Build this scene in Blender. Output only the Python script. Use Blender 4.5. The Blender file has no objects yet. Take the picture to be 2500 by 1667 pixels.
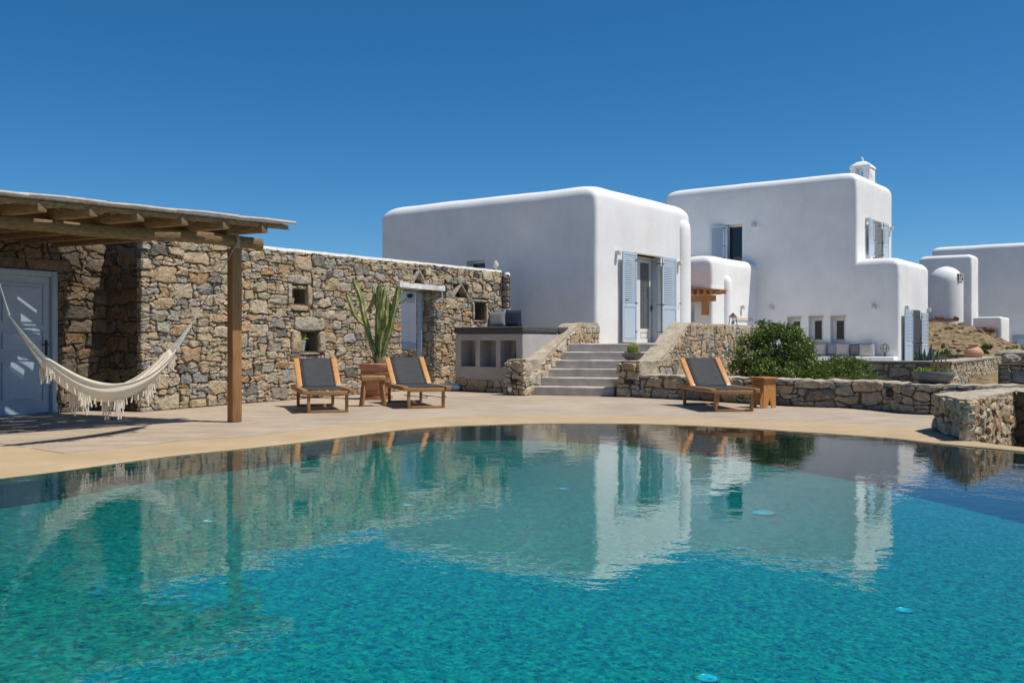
import bpy, bmesh, math, random
from math import sin, cos, pi, sqrt, radians, atan2
from mathutils import Vector, noise
from mathutils.geometry import tessellate_polygon

sc = bpy.context.scene
COL = sc.collection

# ------------------------------------------------------------------ camera, sky, sun, exposure
H, F = 1.15, 2340.0            # eye height (m); focal length in photo pixels (photo 2500 wide)
cam = bpy.data.cameras.new('camera'); camo = bpy.data.objects.new('camera', cam); COL.objects.link(camo)
camo.location = (0, 0, H); camo.rotation_euler = (radians(90), 0, 0)
cam.sensor_width = 36; cam.lens = 36 * F / 2500; cam.clip_start = 0.05; cam.clip_end = 2000
sc.camera = camo

SUN_EL = 64.0
sdx, sdy = 0.97, -0.25         # towards the sun, on the ground
sn = sqrt(sdx * sdx + sdy * sdy); sdx /= sn; sdy /= sn
world = bpy.data.worlds.new('World'); sc.world = world; world.use_nodes = True
wn = world.node_tree.nodes; wl = world.node_tree.links; wn.clear()
sky = wn.new('ShaderNodeTexSky'); sky.sky_type = 'NISHITA'; sky.sun_disc = False
sky.sun_elevation = radians(SUN_EL); sky.sun_rotation = atan2(sdx, sdy)
sky.altitude = 0; sky.air_density = 0.72; sky.dust_density = 0.30; sky.ozone_density = 9
bg = wn.new('ShaderNodeBackground'); bg.inputs[1].default_value = 0.099
wo = wn.new('ShaderNodeOutputWorld')
hs = wn.new('ShaderNodeHueSaturation'); hs.inputs['Hue'].default_value = 0.491; hs.inputs['Saturation'].default_value = 1.2
wl.new(sky.outputs[0], hs.inputs['Color']); wl.new(hs.outputs[0], bg.inputs[0]); wl.new(bg.outputs[0], wo.inputs[0])
sun = bpy.data.lights.new('sun', 'SUN'); sun.energy = 4.6; sun.angle = radians(0.5); sun.color = (1.0, 0.945, 0.85)
suno = bpy.data.objects.new('sun', sun); COL.objects.link(suno)
ce = cos(radians(SUN_EL))
sv = Vector((sdx * ce, sdy * ce, sin(radians(SUN_EL))))
suno.rotation_euler = sv.to_track_quat('Z', 'Y').to_euler(); suno.location = (20, -10, 40)
sc.view_settings.view_transform = 'Standard'; sc.view_settings.look = 'None'
sc.view_settings.exposure = 0.09; sc.view_settings.gamma = 1.0; sc.view_settings.use_curve_mapping = False
sc.cycles.max_bounces = 8; sc.cycles.transparent_max_bounces = 16

# ------------------------------------------------------------------ helpers
CX, CY = 1250.0, 833.5
def gp(px, py, z=0.0):
    Y = F * (H - z) / (py - CY); return Vector(((px - CX) * Y / F, Y))
def onx(O, d, px):
    a = (px - CX) / F; return (O[1] * a - O[0]) / (d[0] - d[1] * a)
def zat(py, Y): return H - (py - CY) * Y / F

class Fr:
    """vertical wall frame: origin, direction along the wall, outward normal towards the viewer"""
    def __init__(s, O, d, n=None):
        s.O = Vector(O[:2]); s.d = Vector(d[:2]).normalized()
        nn = Vector((s.d.y, -s.d.x))
        if n is None:
            n = nn if nn.dot(-s.O) > 0 else -nn
        s.n = Vector(n[:2]).normalized()
    def P(s, t, z, o=0.0):
        q = s.O + s.d * t + s.n * o; return Vector((q.x, q.y, z))
    def t(s, px): return onx(s.O, s.d, px)
    def Y(s, t): return (s.O + s.d * t).y
    def z(s, px, py): return zat(py, s.Y(s.t(px)))

ORG = {}
def empty(name, loc=(0, 0, 0), label=None, cat=None, group=None):
    o = bpy.data.objects.new(name, None); COL.objects.link(o); o.location = loc
    o.empty_display_size = 0.1
    ORG[o] = Vector(loc); tag(o, label, cat, group); return o
def tag(o, label=None, cat=None, group=None, kind=None):
    if label: o['label'] = label
    if cat: o['category'] = cat
    if group: o['group'] = group
    if kind: o['kind'] = kind
    return o

def link_mesh(name, me, mat, parent=None, smooth=None):
    off = ORG.get(parent, Vector((0, 0, 0))) if parent else Vector((0, 0, 0))
    if off.length > 0:
        me.transform(__import__('mathutils').Matrix.Translation(-off))
    if smooth is not None:
        me.shade_smooth()
        if smooth < 180: me.set_sharp_from_angle(angle=radians(smooth))
    if mat is not None and len(me.materials) == 0: me.materials.append(mat)
    o = bpy.data.objects.new(name, me); COL.objects.link(o)
    if parent: o.parent = parent
    ORG[o] = off
    return o

class MB:
    def __init__(s): s.v = []; s.f = []; s.tone = None
    def add(s, vs, fs):
        b = len(s.v); s.v += [tuple(q) for q in vs]; s.f += [tuple(b + i for i in f) for f in fs]; return s
    def box(s, c, size, rz=0.0, rx=0.0, ry=0.0):
        x, y, z = size[0] / 2, size[1] / 2, size[2] / 2
        from mathutils import Euler
        m = Euler((rx, ry, rz)).to_matrix(); c = Vector(c)
        vs = [m @ Vector((i * x, j * y, k * z)) + c for k in (-1, 1) for j in (-1, 1) for i in (-1, 1)]
        return s.add(vs, [(0, 2, 3, 1), (4, 5, 7, 6), (0, 1, 5, 4), (2, 6, 7, 3), (0, 4, 6, 2), (1, 3, 7, 5)])
    def fbox(s, fr, t0, t1, z0, z1, o0, o1):
        vs = [fr.P(t, z, o) for z in (z0, z1) for o in (o0, o1) for t in (t0, t1)]
        return s.add(vs, [(0, 2, 3, 1), (4, 5, 7, 6), (0, 1, 5, 4), (2, 6, 7, 3), (0, 4, 6, 2), (1, 3, 7, 5)])
    def hexa(s, p8):
        return s.add(p8, [(0, 2, 3, 1), (4, 5, 7, 6), (0, 1, 5, 4), (2, 6, 7, 3), (0, 4, 6, 2), (1, 3, 7, 5)])
    def bar(s, a, b, w, h, up=(0, 0, 1)):
        a = Vector(a); b = Vector(b); d = (b - a).normalized(); u = Vector(up)
        sd = d.cross(u)
        if sd.length < 1e-4: sd = d.cross(Vector((1, 0, 0)))
        sd.normalize(); u = sd.cross(d).normalized()
        vs = []
        for p in (a, b):
            for j in (-1, 1):
                for i in (-1, 1): vs.append(p + sd * (i * w / 2) + u * (j * h / 2))
        return s.add(vs, [(0, 2, 3, 1), (4, 5, 7, 6), (0, 1, 5, 4), (2, 6, 7, 3), (0, 4, 6, 2), (1, 3, 7, 5)])
    def tube(s, pts, rad, n=8, cap=True, star=None):
        pts = [Vector(p) for p in pts]; m = len(pts)
        if not isinstance(rad, (list, tuple)): rad = [rad] * m
        ref = None; base = len(s.v)
        for i, p in enumerate(pts):
            d = (pts[min(i + 1, m - 1)] - pts[max(i - 1, 0)]).normalized()
            if ref is None:
                ref = Vector((0, 0, 1)) if abs(d.z) < 0.9 else Vector((1, 0, 0))
            a = d.cross(ref).normalized(); b = a.cross(d).normalized(); ref = b
            for k in range(n):
                r = rad[i]
                if star: r *= (1.0 if k % 2 == 0 else star)
                w = 2 * pi * k / n
                s.v.append(tuple(p + a * (cos(w) * r) + b * (sin(w) * r)))
        for i in range(m - 1):
            for k in range(n):
                q = (k + 1) % n
                s.f.append((base + i * n + k, base + i * n + q, base + (i + 1) * n + q, base + (i + 1) * n + k))
        if cap:
            s.f.append(tuple(base + k for k in reversed(range(n))))
            s.f.append(tuple(base + (m - 1) * n + k for k in range(n)))
        return s
    def lathe(s, c, prof, n=32, wob=0.0):
        base = len(s.v); c = Vector(c); m = len(prof)
        for (r, z) in prof:
            for k in range(n):
                w = 2 * pi * k / n; rr = r * (1 + wob * noise.noise(Vector((cos(w) * 2, sin(w) * 2, z * 6))))
                s.v.append((c.x + cos(w) * rr, c.y + sin(w) * rr, c.z + z))
        for i in range(m - 1):
            for k in range(n):
                q = (k + 1) % n
                s.f.append((base + i * n + k, base + i * n + q, base + (i + 1) * n + q, base + (i + 1) * n + k))
        s.f.append(tuple(base + k for k in reversed(range(n))))
        s.f.append(tuple(base + (m - 1) * n + k for k in range(n)))
        return s
    def prism(s, poly, z0, z1):
        """vertical prism over a (possibly concave) plan polygon; z may be a function of the point"""
        n = len(poly); f0 = z0 if callable(z0) else (lambda p: z0); f1 = z1 if callable(z1) else (lambda p: z1)
        P = [Vector((p[0], p[1], 0)) for p in poly]
        tri = tessellate_polygon([P])
        vs = [(p.x, p.y, f0(p)) for p in P] + [(p.x, p.y, f1(p)) for p in P]
        fs = [(i, (i + 1) % n, n + (i + 1) % n, n + i) for i in range(n)]
        fs += [(a, b, c) for a, b, c in tri] + [(n + a, n + b, n + c) for a, b, c in tri]
        return s.add(vs, fs)
    def build(s, name, mat, parent=None, smooth=None, bevel=0.0, seg=2):
        me = bpy.data.meshes.new(name); me.from_pydata(s.v, [], s.f)
        bm = bmesh.new(); bm.from_mesh(me)
        bmesh.ops.recalc_face_normals(bm, faces=bm.faces)
        if bevel > 0:
            bmesh.ops.bevel(bm, geom=list(bm.edges), offset=bevel, segments=seg, affect='EDGES', profile=0.5, clamp_overlap=True)
        bm.to_mesh(me); bm.free()
        if bevel > 0 and smooth is None: smooth = 50
        return link_mesh(name, me, mat, parent, smooth)

# ------------------------------------------------------------------ materials
def mat_base(name, rough=0.8, spec=0.3):
    m = bpy.data.materials.new(name); m.use_nodes = True
    nt = m.node_tree; b = nt.nodes['Principled BSDF']
    b.inputs['Roughness'].default_value = rough
    b.inputs['Specular IOR Level'].default_value = spec
    return m, nt, b
def N(nt, t, **kw):
    n = nt.nodes.new(t)
    for k, v in kw.items():
        if k.startswith('i_'): n.inputs[k[2:].replace('_', ' ')].default_value = v
        else: setattr(n, k, v)
    return n
def pos(nt, obj=False):
    if obj: return nt.nodes.new('ShaderNodeTexCoord').outputs['Object']
    return nt.nodes.new('ShaderNodeNewGeometry').outputs['Position']
def scaled(nt, src, s):
    mp = nt.nodes.new('ShaderNodeMapping'); mp.inputs['Scale'].default_value = s
    nt.links.new(src, mp.inputs['Vector']); return mp.outputs[0]
def ramp(nt, fac, stops):
    r = nt.nodes.new('ShaderNodeValToRGB'); e = r.color_ramp.elements
    while len(e) > 1: e.remove(e[-1])
    e[0].position = stops[0][0]; e[0].color = (*stops[0][1], 1)
    for p, c in stops[1:]:
        q = e.new(p); q.color = (*c, 1)
    nt.links.new(fac, r.inputs[0]); return r.outputs[0]
def mixc(nt, fac, a, b, mode='MIX'):
    m = nt.nodes.new('ShaderNodeMix'); m.data_type = 'RGBA'; m.blend_type = mode
    for sock, v in ((m.inputs[0], fac), (m.inputs[6], a), (m.inputs[7], b)):
        if hasattr(v, 'is_linked') or hasattr(v, 'links'): nt.links.new(v, sock)
        elif isinstance(v, (int, float)): sock.default_value = v
        else: sock.default_value = (*v, 1)
    return m.outputs[2]
def bump(nt, b, h, strength=0.3, dist=0.01, prev=None):
    n = nt.nodes.new('ShaderNodeBump'); n.inputs['Strength'].default_value = strength; n.inputs['Distance'].default_value = dist
    nt.links.new(h, n.inputs['Height'])
    if prev is not None: nt.links.new(prev, n.inputs['Normal'])
    nt.links.new(n.outputs[0], b.inputs['Normal']); return n.outputs[0]
def noise_n(nt, vec, scale, detail=4, rough=0.55):
    n = nt.nodes.new('ShaderNodeTexNoise'); n.inputs['Scale'].default_value = scale
    n.inputs['Detail'].default_value = detail; n.inputs['Roughness'].default_value = rough
    nt.links.new(vec, n.inputs['Vector']); return n.outputs[0]

def simple(name, c, rough=0.7, spec=0.3, var=0.12, scale=8.0, bs=0.2, bd=0.004, bscale=60.0, metal=0.0, obj=False):
    m, nt, b = mat_base(name, rough, spec); b.inputs['Metallic'].default_value = metal
    p = pos(nt, obj)
    n1 = noise_n(nt, p, scale, 5)
    c0 = tuple(x * (1 - var) for x in c); c1 = tuple(min(1, x * (1 + var)) for x in c)
    nt.links.new(ramp(nt, n1, [(0.3, c0), (0.7, c1)]), b.inputs['Base Color'])
    if bs > 0: bump(nt, b, noise_n(nt, p, bscale, 3), bs, bd)
    return m

def wood_mat(name, c_dark, c_light, axis=(1, 12, 12), rough=0.55, obj=True, grey=None):
    m, nt, b = mat_base(name, rough, 0.3)
    p = pos(nt, obj)
    v = scaled(nt, p, axis)
    n1 = noise_n(nt, v, 3.0, 6, 0.6)
    n2 = noise_n(nt, p, 2.0, 3)
    col = ramp(nt, n1, [(0.3, c_dark), (0.52, tuple((a + q) / 2 for a, q in zip(c_dark, c_light))), (0.7, c_light)])
    if grey: col = mixc(nt, ramp(nt, n2, [(0.45, (0, 0, 0)), (0.62, (1, 1, 1))]), col, grey)
    nt.links.new(col, b.inputs['Base Color'])
    bump(nt, b, n1, 0.35, 0.004)
    return m

M = {}
def make_mats():
    # plaster
    m, nt, b = mat_base('white_plaster', 0.85, 0.25); p = pos(nt)
    n1 = noise_n(nt, p, 0.9, 6, 0.65); n2 = noise_n(nt, scaled(nt, p, (1, 1, 0.18)), 3.2, 6, 0.7)
    c = ramp(nt, n1, [(0.3, (0.76, 0.745, 0.725)), (0.7, (0.87, 0.86, 0.84))])
    c = mixc(nt, ramp(nt, n2, [(0.54, (0, 0, 0)), (0.78, (0.32, 0.32, 0.32))]), c, (0.62, 0.62, 0.61))
    nt.links.new(c, b.inputs['Base Color'])
    b1 = bump(nt, b, noise_n(nt, p, 2.2, 3), 0.25, 0.03)
    bump(nt, b, noise_n(nt, p, 45, 3), 0.18, 0.004, b1)
    M['plaster'] = m
    M['trim'] = simple('cream_plaster_trim', (0.62, 0.55, 0.45), 0.8, var=0.06)
    M['grey_plaster'] = simple('grey_plaster', (0.42, 0.385, 0.36), 0.85, var=0.12, scale=3, bs=0.25)
    M['niche'] = simple('niche_plaster', (0.33, 0.31, 0.29), 0.85, var=0.1, scale=3)
    M['step'] = simple('cement_step', (0.50, 0.45, 0.395), 0.75, var=0.2, scale=4, bs=0.35, bd=0.006, bscale=22)
    # stone, colour picked by the stone's own tone attribute
    def stone(name, stops, mult=1.0, bscale=1.0):
        m, nt, b = mat_base(name, 0.9, 0.2); p = pos(nt)
        at = N(nt, 'ShaderNodeAttribute'); at.attribute_name = 'tone'
        col = ramp(nt, at.outputs['Fac'], stops)
        n1 = noise_n(nt, p, 7, 6, 0.65); n2 = noise_n(nt, p, 38, 5, 0.7); n3 = noise_n(nt, p, 2.4, 3)
        col = mixc(nt, 1.0, col, ramp(nt, n1, [(0.28, (0.52 * mult, 0.5 * mult, 0.47 * mult)), (0.5, (mult, mult, mult)), (0.75, (1.28 * mult, 1.26 * mult, 1.22 * mult))]), 'MULTIPLY')
        col = mixc(nt, ramp(nt, n3, [(0.52, (0, 0, 0)), (0.68, (0.30, 0.30, 0.30))]), col, (0.42 * mult, 0.29 * mult, 0.16 * mult))
        col = mixc(nt, 1.0, col, ramp(nt, n2, [(0.36, (0.45, 0.44, 0.42)), (0.47, (1, 1, 1)), (0.66, (1.15, 1.14, 1.12))]), 'MULTIPLY')
        nt.links.new(col, b.inputs['Base Color'])
        b1 = bump(nt, b, n1, 0.9, 0.05 * bscale)
        vo = N(nt, 'ShaderNodeTexVoronoi'); vo.inputs['Scale'].default_value = 16; nt.links.new(p, vo.inputs['Vector'])
        b2 = bump(nt, b, vo.outputs['Distance'], 0.45, 0.02 * bscale, b1)
        bump(nt, b, n2, 0.8, 0.012 * bscale, b2)
        return m
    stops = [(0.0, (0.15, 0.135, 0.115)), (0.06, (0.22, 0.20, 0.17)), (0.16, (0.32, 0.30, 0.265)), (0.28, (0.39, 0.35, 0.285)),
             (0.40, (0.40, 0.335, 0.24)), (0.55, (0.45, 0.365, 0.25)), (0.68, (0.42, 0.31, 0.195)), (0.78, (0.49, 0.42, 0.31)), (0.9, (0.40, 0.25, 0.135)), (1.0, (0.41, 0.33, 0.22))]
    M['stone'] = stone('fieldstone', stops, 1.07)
    M['stone_brown_shade'] = stone('brown_fieldstone_shade', [(0, (0.13, 0.115, 0.095)), (0.3, (0.26, 0.215, 0.16)), (0.55, (0.32, 0.235, 0.15)), (0.8, (0.30, 0.18, 0.095)), (1, (0.24, 0.21, 0.17))], 0.66)  # brown stone, its colour darkened further to stand in for pergola shade
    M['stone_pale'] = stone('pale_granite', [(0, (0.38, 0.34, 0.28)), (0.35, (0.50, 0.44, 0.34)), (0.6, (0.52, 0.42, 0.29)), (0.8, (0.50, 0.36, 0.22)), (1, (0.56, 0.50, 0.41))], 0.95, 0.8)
    def rough_mortar(name, a, c, d):
        m, nt, b = mat_base(name, 0.95, 0.1); p = pos(nt)
        n1 = noise_n(nt, p, 5, 6, 0.65); n2 = noise_n(nt, p, 30, 5, 0.7)
        col = ramp(nt, n1, [(0.3, a), (0.55, c), (0.75, d)])
        col = mixc(nt, 1.0, col, ramp(nt, n2, [(0.33, (0.55, 0.54, 0.52)), (0.5, (1, 1, 1))]), 'MULTIPLY')
        nt.links.new(col, b.inputs['Base Color'])
        b1 = bump(nt, b, n1, 0.8, 0.04); bump(nt, b, n2, 0.8, 0.015, b1)
        return m
    M['mortar'] = rough_mortar('earth_mortar', (0.13, 0.105, 0.075), (0.21, 0.17, 0.12), (0.32, 0.265, 0.19))
    M['mortar_pale'] = rough_mortar('pale_mortar', (0.36, 0.30, 0.22), (0.48, 0.41, 0.31), (0.56, 0.50, 0.40))
    M['coping'] = rough_mortar('cement_coping', (0.33, 0.28, 0.21), (0.46, 0.40, 0.315), (0.56, 0.50, 0.41))
    M['whitewash'] = simple('whitewashed_stone', (0.74, 0.72, 0.68), 0.85, var=0.15, scale=7, bs=0.6, bd=0.02, bscale=14)
    # deck
    m, nt, b = mat_base('deck_cement', 0.62, 0.3); p = pos(nt)
    n1 = noise_n(nt, scaled(nt, p, (0.45, 1.3, 1)), 3.0, 8, 0.72); n2 = noise_n(nt, p, 24, 4, 0.7); n3 = noise_n(nt, p, 0.45, 3)
    col = ramp(nt, n1, [(0.3, (0.31, 0.25, 0.19)), (0.5, (0.43, 0.35, 0.265)), (0.7, (0.53, 0.435, 0.34))])
    col = mixc(nt, 1.0, col, ramp(nt, n3, [(0.3, (0.88, 0.86, 0.84)), (0.7, (1.05, 1.05, 1.05))]), 'MULTIPLY')
    col = mixc(nt, 1.0, col, ramp(nt, n2, [(0.3, (0.9, 0.9, 0.9)), (0.6, (1.02, 1.02, 1.02))]), 'MULTIPLY')
    nt.links.new(col, b.inputs['Base Color']); bump(nt, b, n2, 0.2, 0.004); M['deck'] = m
    m, nt, b = mat_base('sand_coping', 0.8, 0.2); p = pos(nt)
    n1 = noise_n(nt, p, 1.6, 5); n2 = noise_n(nt, p, 160, 3, 0.8)
    col = ramp(nt, n1, [(0.3, (0.42, 0.31, 0.185)), (0.7, (0.50, 0.38, 0.235))])
    col = mixc(nt, 1.0, col, ramp(nt, n2, [(0.3, (0.72, 0.72, 0.72)), (0.65, (1.1, 1.1, 1.1))]), 'MULTIPLY')
    nt.links.new(col, b.inputs['Base Color']); bump(nt, b, n2, 0.4, 0.003); M['lip'] = m
    M['hill_stone'] = simple('hillside_stone', (0.27, 0.195, 0.12), 0.95, 0.1, var=0.45, scale=1.2)
    M['bounce_patio'] = simple('pale_bounce_cement', (0.60, 0.57, 0.53), 0.8, var=0.12, scale=2)
    # pool mosaic, with pale lines and mottling painted in for caustic light
    m, nt, b = mat_base('pool_mosaic', 0.35, 0.4); p = pos(nt)
    wob = nt.nodes.new('ShaderNodeTexNoise'); wob.inputs['Scale'].default_value = 7; wob.inputs['Detail'].default_value = 2; nt.links.new(p, wob.inputs['Vector'])
    va = N(nt, 'ShaderNodeVectorMath', operation='MULTIPLY_ADD'); nt.links.new(wob.outputs['Color'], va.inputs[0]); va.inputs[1].default_value = (0.12, 0.12, 0); nt.links.new(p, va.inputs[2])
    vo = N(nt, 'ShaderNodeTexVoronoi'); vo.inputs['Scale'].default_value = 36; nt.links.new(va.outputs[0], vo.inputs['Vector'])
    sep = N(nt, 'ShaderNodeSeparateColor'); nt.links.new(vo.outputs['Color'], sep.inputs[0])
    col = ramp(nt, sep.outputs[0], [(0, (0.001, 0.06, 0.095)), (0.2, (0.001, 0.115, 0.138)), (0.45, (0.002, 0.155, 0.153)), (0.7, (0.003, 0.195, 0.175)), (0.9, (0.03, 0.26, 0.165)), (1, (0.001, 0.10, 0.23))])
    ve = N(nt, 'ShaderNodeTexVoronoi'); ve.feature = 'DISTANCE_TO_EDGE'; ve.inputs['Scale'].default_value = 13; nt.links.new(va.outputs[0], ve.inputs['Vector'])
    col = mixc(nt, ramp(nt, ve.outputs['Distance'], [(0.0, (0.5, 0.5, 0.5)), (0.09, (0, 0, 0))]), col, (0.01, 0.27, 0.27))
    n5 = noise_n(nt, scaled(nt, p, (1, 1, 1)), 19, 4, 0.65)
    col = mixc(nt, 1.0, col, ramp(nt, n5, [(0.3, (0.55, 0.58, 0.62)), (0.5, (1, 1, 1)), (0.70, (1.6, 1.5, 1.38))]), 'MULTIPLY')
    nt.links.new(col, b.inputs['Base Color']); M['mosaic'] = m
    M['pool_wall'] = simple('dark_pool_wall', (0.022, 0.065, 0.08), 0.5, var=0.3, scale=14, bs=0)
    # water: thin clear sheet, Fresnel mix of mirror and tinted see-through
    m = bpy.data.materials.new('pool_water'); m.use_nodes = True; nt = m.node_tree; nt.nodes.clear()
    p = pos(nt)
    na = noise_n(nt, scaled(nt, p, (1, 1, 1)), 3.2, 2, 0.45); nb = noise_n(nt, p, 14, 2, 0.5); nc = noise_n(nt, p, 0.5, 2)
    bu = N(nt, 'ShaderNodeBump'); bu.inputs['Strength'].default_value = 1.0; bu.inputs['Distance'].default_value = 0.0023; nt.links.new(na, bu.inputs['Height'])
    bu2 = N(nt, 'ShaderNodeBump'); bu2.inputs['Distance'].default_value = 0.0011; nt.links.new(nb, bu2.inputs['Height']); nt.links.new(bu.outputs[0], bu2.inputs['Normal'])
    nt.links.new(ramp(nt, nc, [(0.35, (0.35, 0.35, 0.35)), (0.65, (1, 1, 1))]), bu2.inputs['Strength'])
    fr = N(nt, 'ShaderNodeFresnel'); fr.inputs[0].default_value = 1.50; nt.links.new(bu2.outputs[0], fr.inputs['Normal'])
    tr = N(nt, 'ShaderNodeBsdfTransparent'); tr.inputs[0].default_value = (0.42, 0.94, 0.97, 1)
    gl = N(nt, 'ShaderNodeBsdfGlossy'); gl.inputs['Roughness'].default_value = 0.0; gl.inputs['Color'].default_value = (1, 1, 1, 1); nt.links.new(bu2.outputs[0], gl.inputs['Normal'])
    mx = N(nt, 'ShaderNodeMixShader'); nt.links.new(fr.outputs[0], mx.inputs[0]); nt.links.new(tr.outputs[0], mx.inputs[1]); nt.links.new(gl.outputs[0], mx.inputs[2])
    out = N(nt, 'ShaderNodeOutputMaterial'); nt.links.new(mx.outputs[0], out.inputs[0]); M['water'] = m
    M['pool_light'] = simple('pool_light_lens', (0.03, 0.45, 0.62), 0.3, var=0.6, scale=20, bs=0)
    M['steel'] = simple('brushed_steel', (0.55, 0.56, 0.57), 0.35, 0.5, var=0.05, metal=0.8, bs=0)
    # wood
    M['teak'] = wood_mat('oiled_teak', (0.40, 0.17, 0.05), (0.62, 0.31, 0.10), (1, 14, 14), 0.5)
    M['teak_dark'] = wood_mat('weathered_teak', (0.27, 0.13, 0.05), (0.44, 0.24, 0.10), (14, 1, 14), 0.55)
    M['log'] = wood_mat('pergola_timber', (0.13, 0.078, 0.032), (0.34, 0.21, 0.10), (2.5, 2.5, 26), 0.7, obj=False)
    M['beam'] = wood_mat('weathered_beam', (0.11, 0.075, 0.035), (0.29, 0.20, 0.10), (4, 4, 28), 0.75, obj=False)
    M['postwood'] = wood_mat('red_brown_post', (0.24, 0.115, 0.045), (0.42, 0.22, 0.09), (18, 18, 1.2), 0.6, obj=False)
    M['cane'] = wood_mat('cane', (0.13, 0.085, 0.045), (0.33, 0.24, 0.14), (6, 6, 10), 0.7, obj=False)
    M['bamboo'] = simple('bleached_pole', (0.50, 0.44, 0.37), 0.6, var=0.2, scale=6)
    M['orangewood'] = wood_mat('varnished_timber', (0.38, 0.17, 0.06), (0.58, 0.30, 0.12), (12, 12, 12), 0.6, obj=False)
    M['redwood'] = simple('red_brown_timber', (0.24, 0.10, 0.06), 0.7, var=0.3)
    # paint
    M['blue'] = simple('pale_blue_paint', (0.48, 0.57, 0.65), 0.5, 0.4, var=0.04, bs=0.05)
    M['door_blue'] = simple('grey_blue_door_paint', (0.35, 0.42, 0.49), 0.45, 0.4, var=0.06, bs=0.1)
    M['frame_pale'] = simple('faded_blue_frame', (0.42, 0.48, 0.52), 0.6, 0.3, var=0.12, scale=12)
    M['whitepaint'] = simple('cream_white_paint', (0.76, 0.74, 0.70), 0.45, 0.4, var=0.03, bs=0)
    M['black'] = simple('black_iron', (0.02, 0.02, 0.022), 0.5, 0.4, var=0.1, bs=0)
    M['rust'] = simple('rusty_iron', (0.10, 0.06, 0.045), 0.8, 0.3, var=0.4, scale=30)
    m, nt, b = mat_base('window_glass', 0.04, 0.5); b.inputs['Base Color'].default_value = (0.022, 0.026, 0.028, 1); M['glass'] = m
    M['curtain'] = simple('grey_curtain', (0.22, 0.24, 0.24), 0.9, var=0.1)
    M['dark'] = simple('dark_interior', (0.03, 0.028, 0.026), 0.9, var=0.2, bs=0)
    # fabric
    m, nt, b = mat_base('charcoal_mesh_fabric', 0.75, 0.25); p = pos(nt, True)
    w = N(nt, 'ShaderNodeTexWave'); w.inputs['Scale'].default_value = 90; nt.links.new(p, w.inputs['Vector'])
    n1 = noise_n(nt, scaled(nt, p, (2, 22, 8)), 4, 4)
    nt.links.new(ramp(nt, n1, [(0.3, (0.032, 0.034, 0.036)), (0.7, (0.062, 0.064, 0.066))]), b.inputs['Base Color']); bump(nt, b, w.outputs[1], 0.2, 0.001); M['sling'] = m
    M['cotton'] = simple('ecru_cotton', (0.76, 0.69, 0.57), 0.95, 0.1, var=0.08, scale=30, bs=0.4, bd=0.004, bscale=120)
    nt = M['cotton'].node_tree; tl = N(nt, 'ShaderNodeBsdfTranslucent'); tl.inputs[0].default_value = (0.72, 0.64, 0.52, 1)
    mx = N(nt, 'ShaderNodeMixShader'); mx.inputs[0].default_value = 0.25; out = nt.nodes['Material Output']
    nt.links.new(nt.nodes['Principled BSDF'].outputs[0], mx.inputs[1]); nt.links.new(tl.outputs[0], mx.inputs[2]); nt.links.new(mx.outputs[0], out.inputs[0])
    M['rope'] = simple('grey_cord', (0.42, 0.42, 0.42), 0.9, 0.1, var=0.2, scale=30)
    M['mattress'] = simple('dark_grey_mattress', (0.08, 0.08, 0.08), 0.85, 0.15, var=0.1)
    M['cush_grey'] = simple('grey_cushion_cloth', (0.20, 0.195, 0.19), 0.9, 0.1, var=0.1, bs=0.3, bscale=200)
    M['cush_navy'] = simple('navy_cushion_cloth', (0.022, 0.028, 0.045), 0.9, 0.1, var=0.1)
    M['cush_beige'] = simple('beige_cushion_cloth', (0.52, 0.46, 0.42), 0.9, 0.1, var=0.05)
    def stripe(name, a, c, n):
        m, nt, b = mat_base(name, 0.9, 0.1); p = pos(nt, True)
        w = N(nt, 'ShaderNodeTexWave'); w.bands_direction = 'Z'; w.inputs['Scale'].default_value = n; w.inputs['Distortion'].default_value = 0.6
        nt.links.new(p, w.inputs['Vector'])
        nt.links.new(ramp(nt, w.outputs[1], [(0.45, a), (0.55, c)]), b.inputs['Base Color']); return m
    M['stripe_dark'] = stripe('black_stripe_cloth', (0.03, 0.028, 0.028), (0.55, 0.52, 0.46), 4.6)
    M['stripe_blue'] = stripe('blue_stripe_cloth', (0.14, 0.17, 0.22), (0.62, 0.62, 0.62), 4.6)
    # clay, concrete, plants
    M['terracotta'] = simple('terracotta', (0.42, 0.20, 0.115), 0.7, 0.3, var=0.18, scale=5, bs=0.3, bscale=30)
    M['terracotta_pale'] = simple('pale_terracotta', (0.58, 0.32, 0.21), 0.8, 0.2, var=0.1, scale=5)
    M['cement_bowl'] = simple('grey_cement_bowl', (0.17, 0.165, 0.16), 0.6, 0.35, var=0.3, scale=5)
    M['pebble'] = simple('light_gravel', (0.5, 0.46, 0.4), 0.9, var=0.3, scale=60)
    M['soil'] = simple('dry_soil', (0.16, 0.12, 0.08), 0.95, 0.1, var=0.35, scale=8, bs=0.8, bd=0.04, bscale=9)
    m, nt, b = mat_base('cactus_skin', 0.5, 0.35); p = pos(nt)
    n1 = noise_n(nt, p, 6, 4)
    nt.links.new(ramp(nt, n1, [(0.3, (0.09, 0.13, 0.03)), (0.48, (0.21, 0.25, 0.075)), (0.66, (0.40, 0.40, 0.17))]), b.inputs['Base Color']); M['cactus'] = m
    M['cactus_base'] = simple('corky_stem', (0.16, 0.13, 0.09), 0.9, var=0.3)
    M['barrel'] = simple('barrel_cactus_skin', (0.13, 0.19, 0.035), 0.6, var=0.25, scale=20)
    M['spine'] = simple('yellow_spines', (0.62, 0.52, 0.22), 0.6, var=0.15, bs=0)
    M['agave'] = simple('agave_leaf', (0.10, 0.155, 0.10), 0.5, 0.4, var=0.25, scale=5, bs=0.1)
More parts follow.
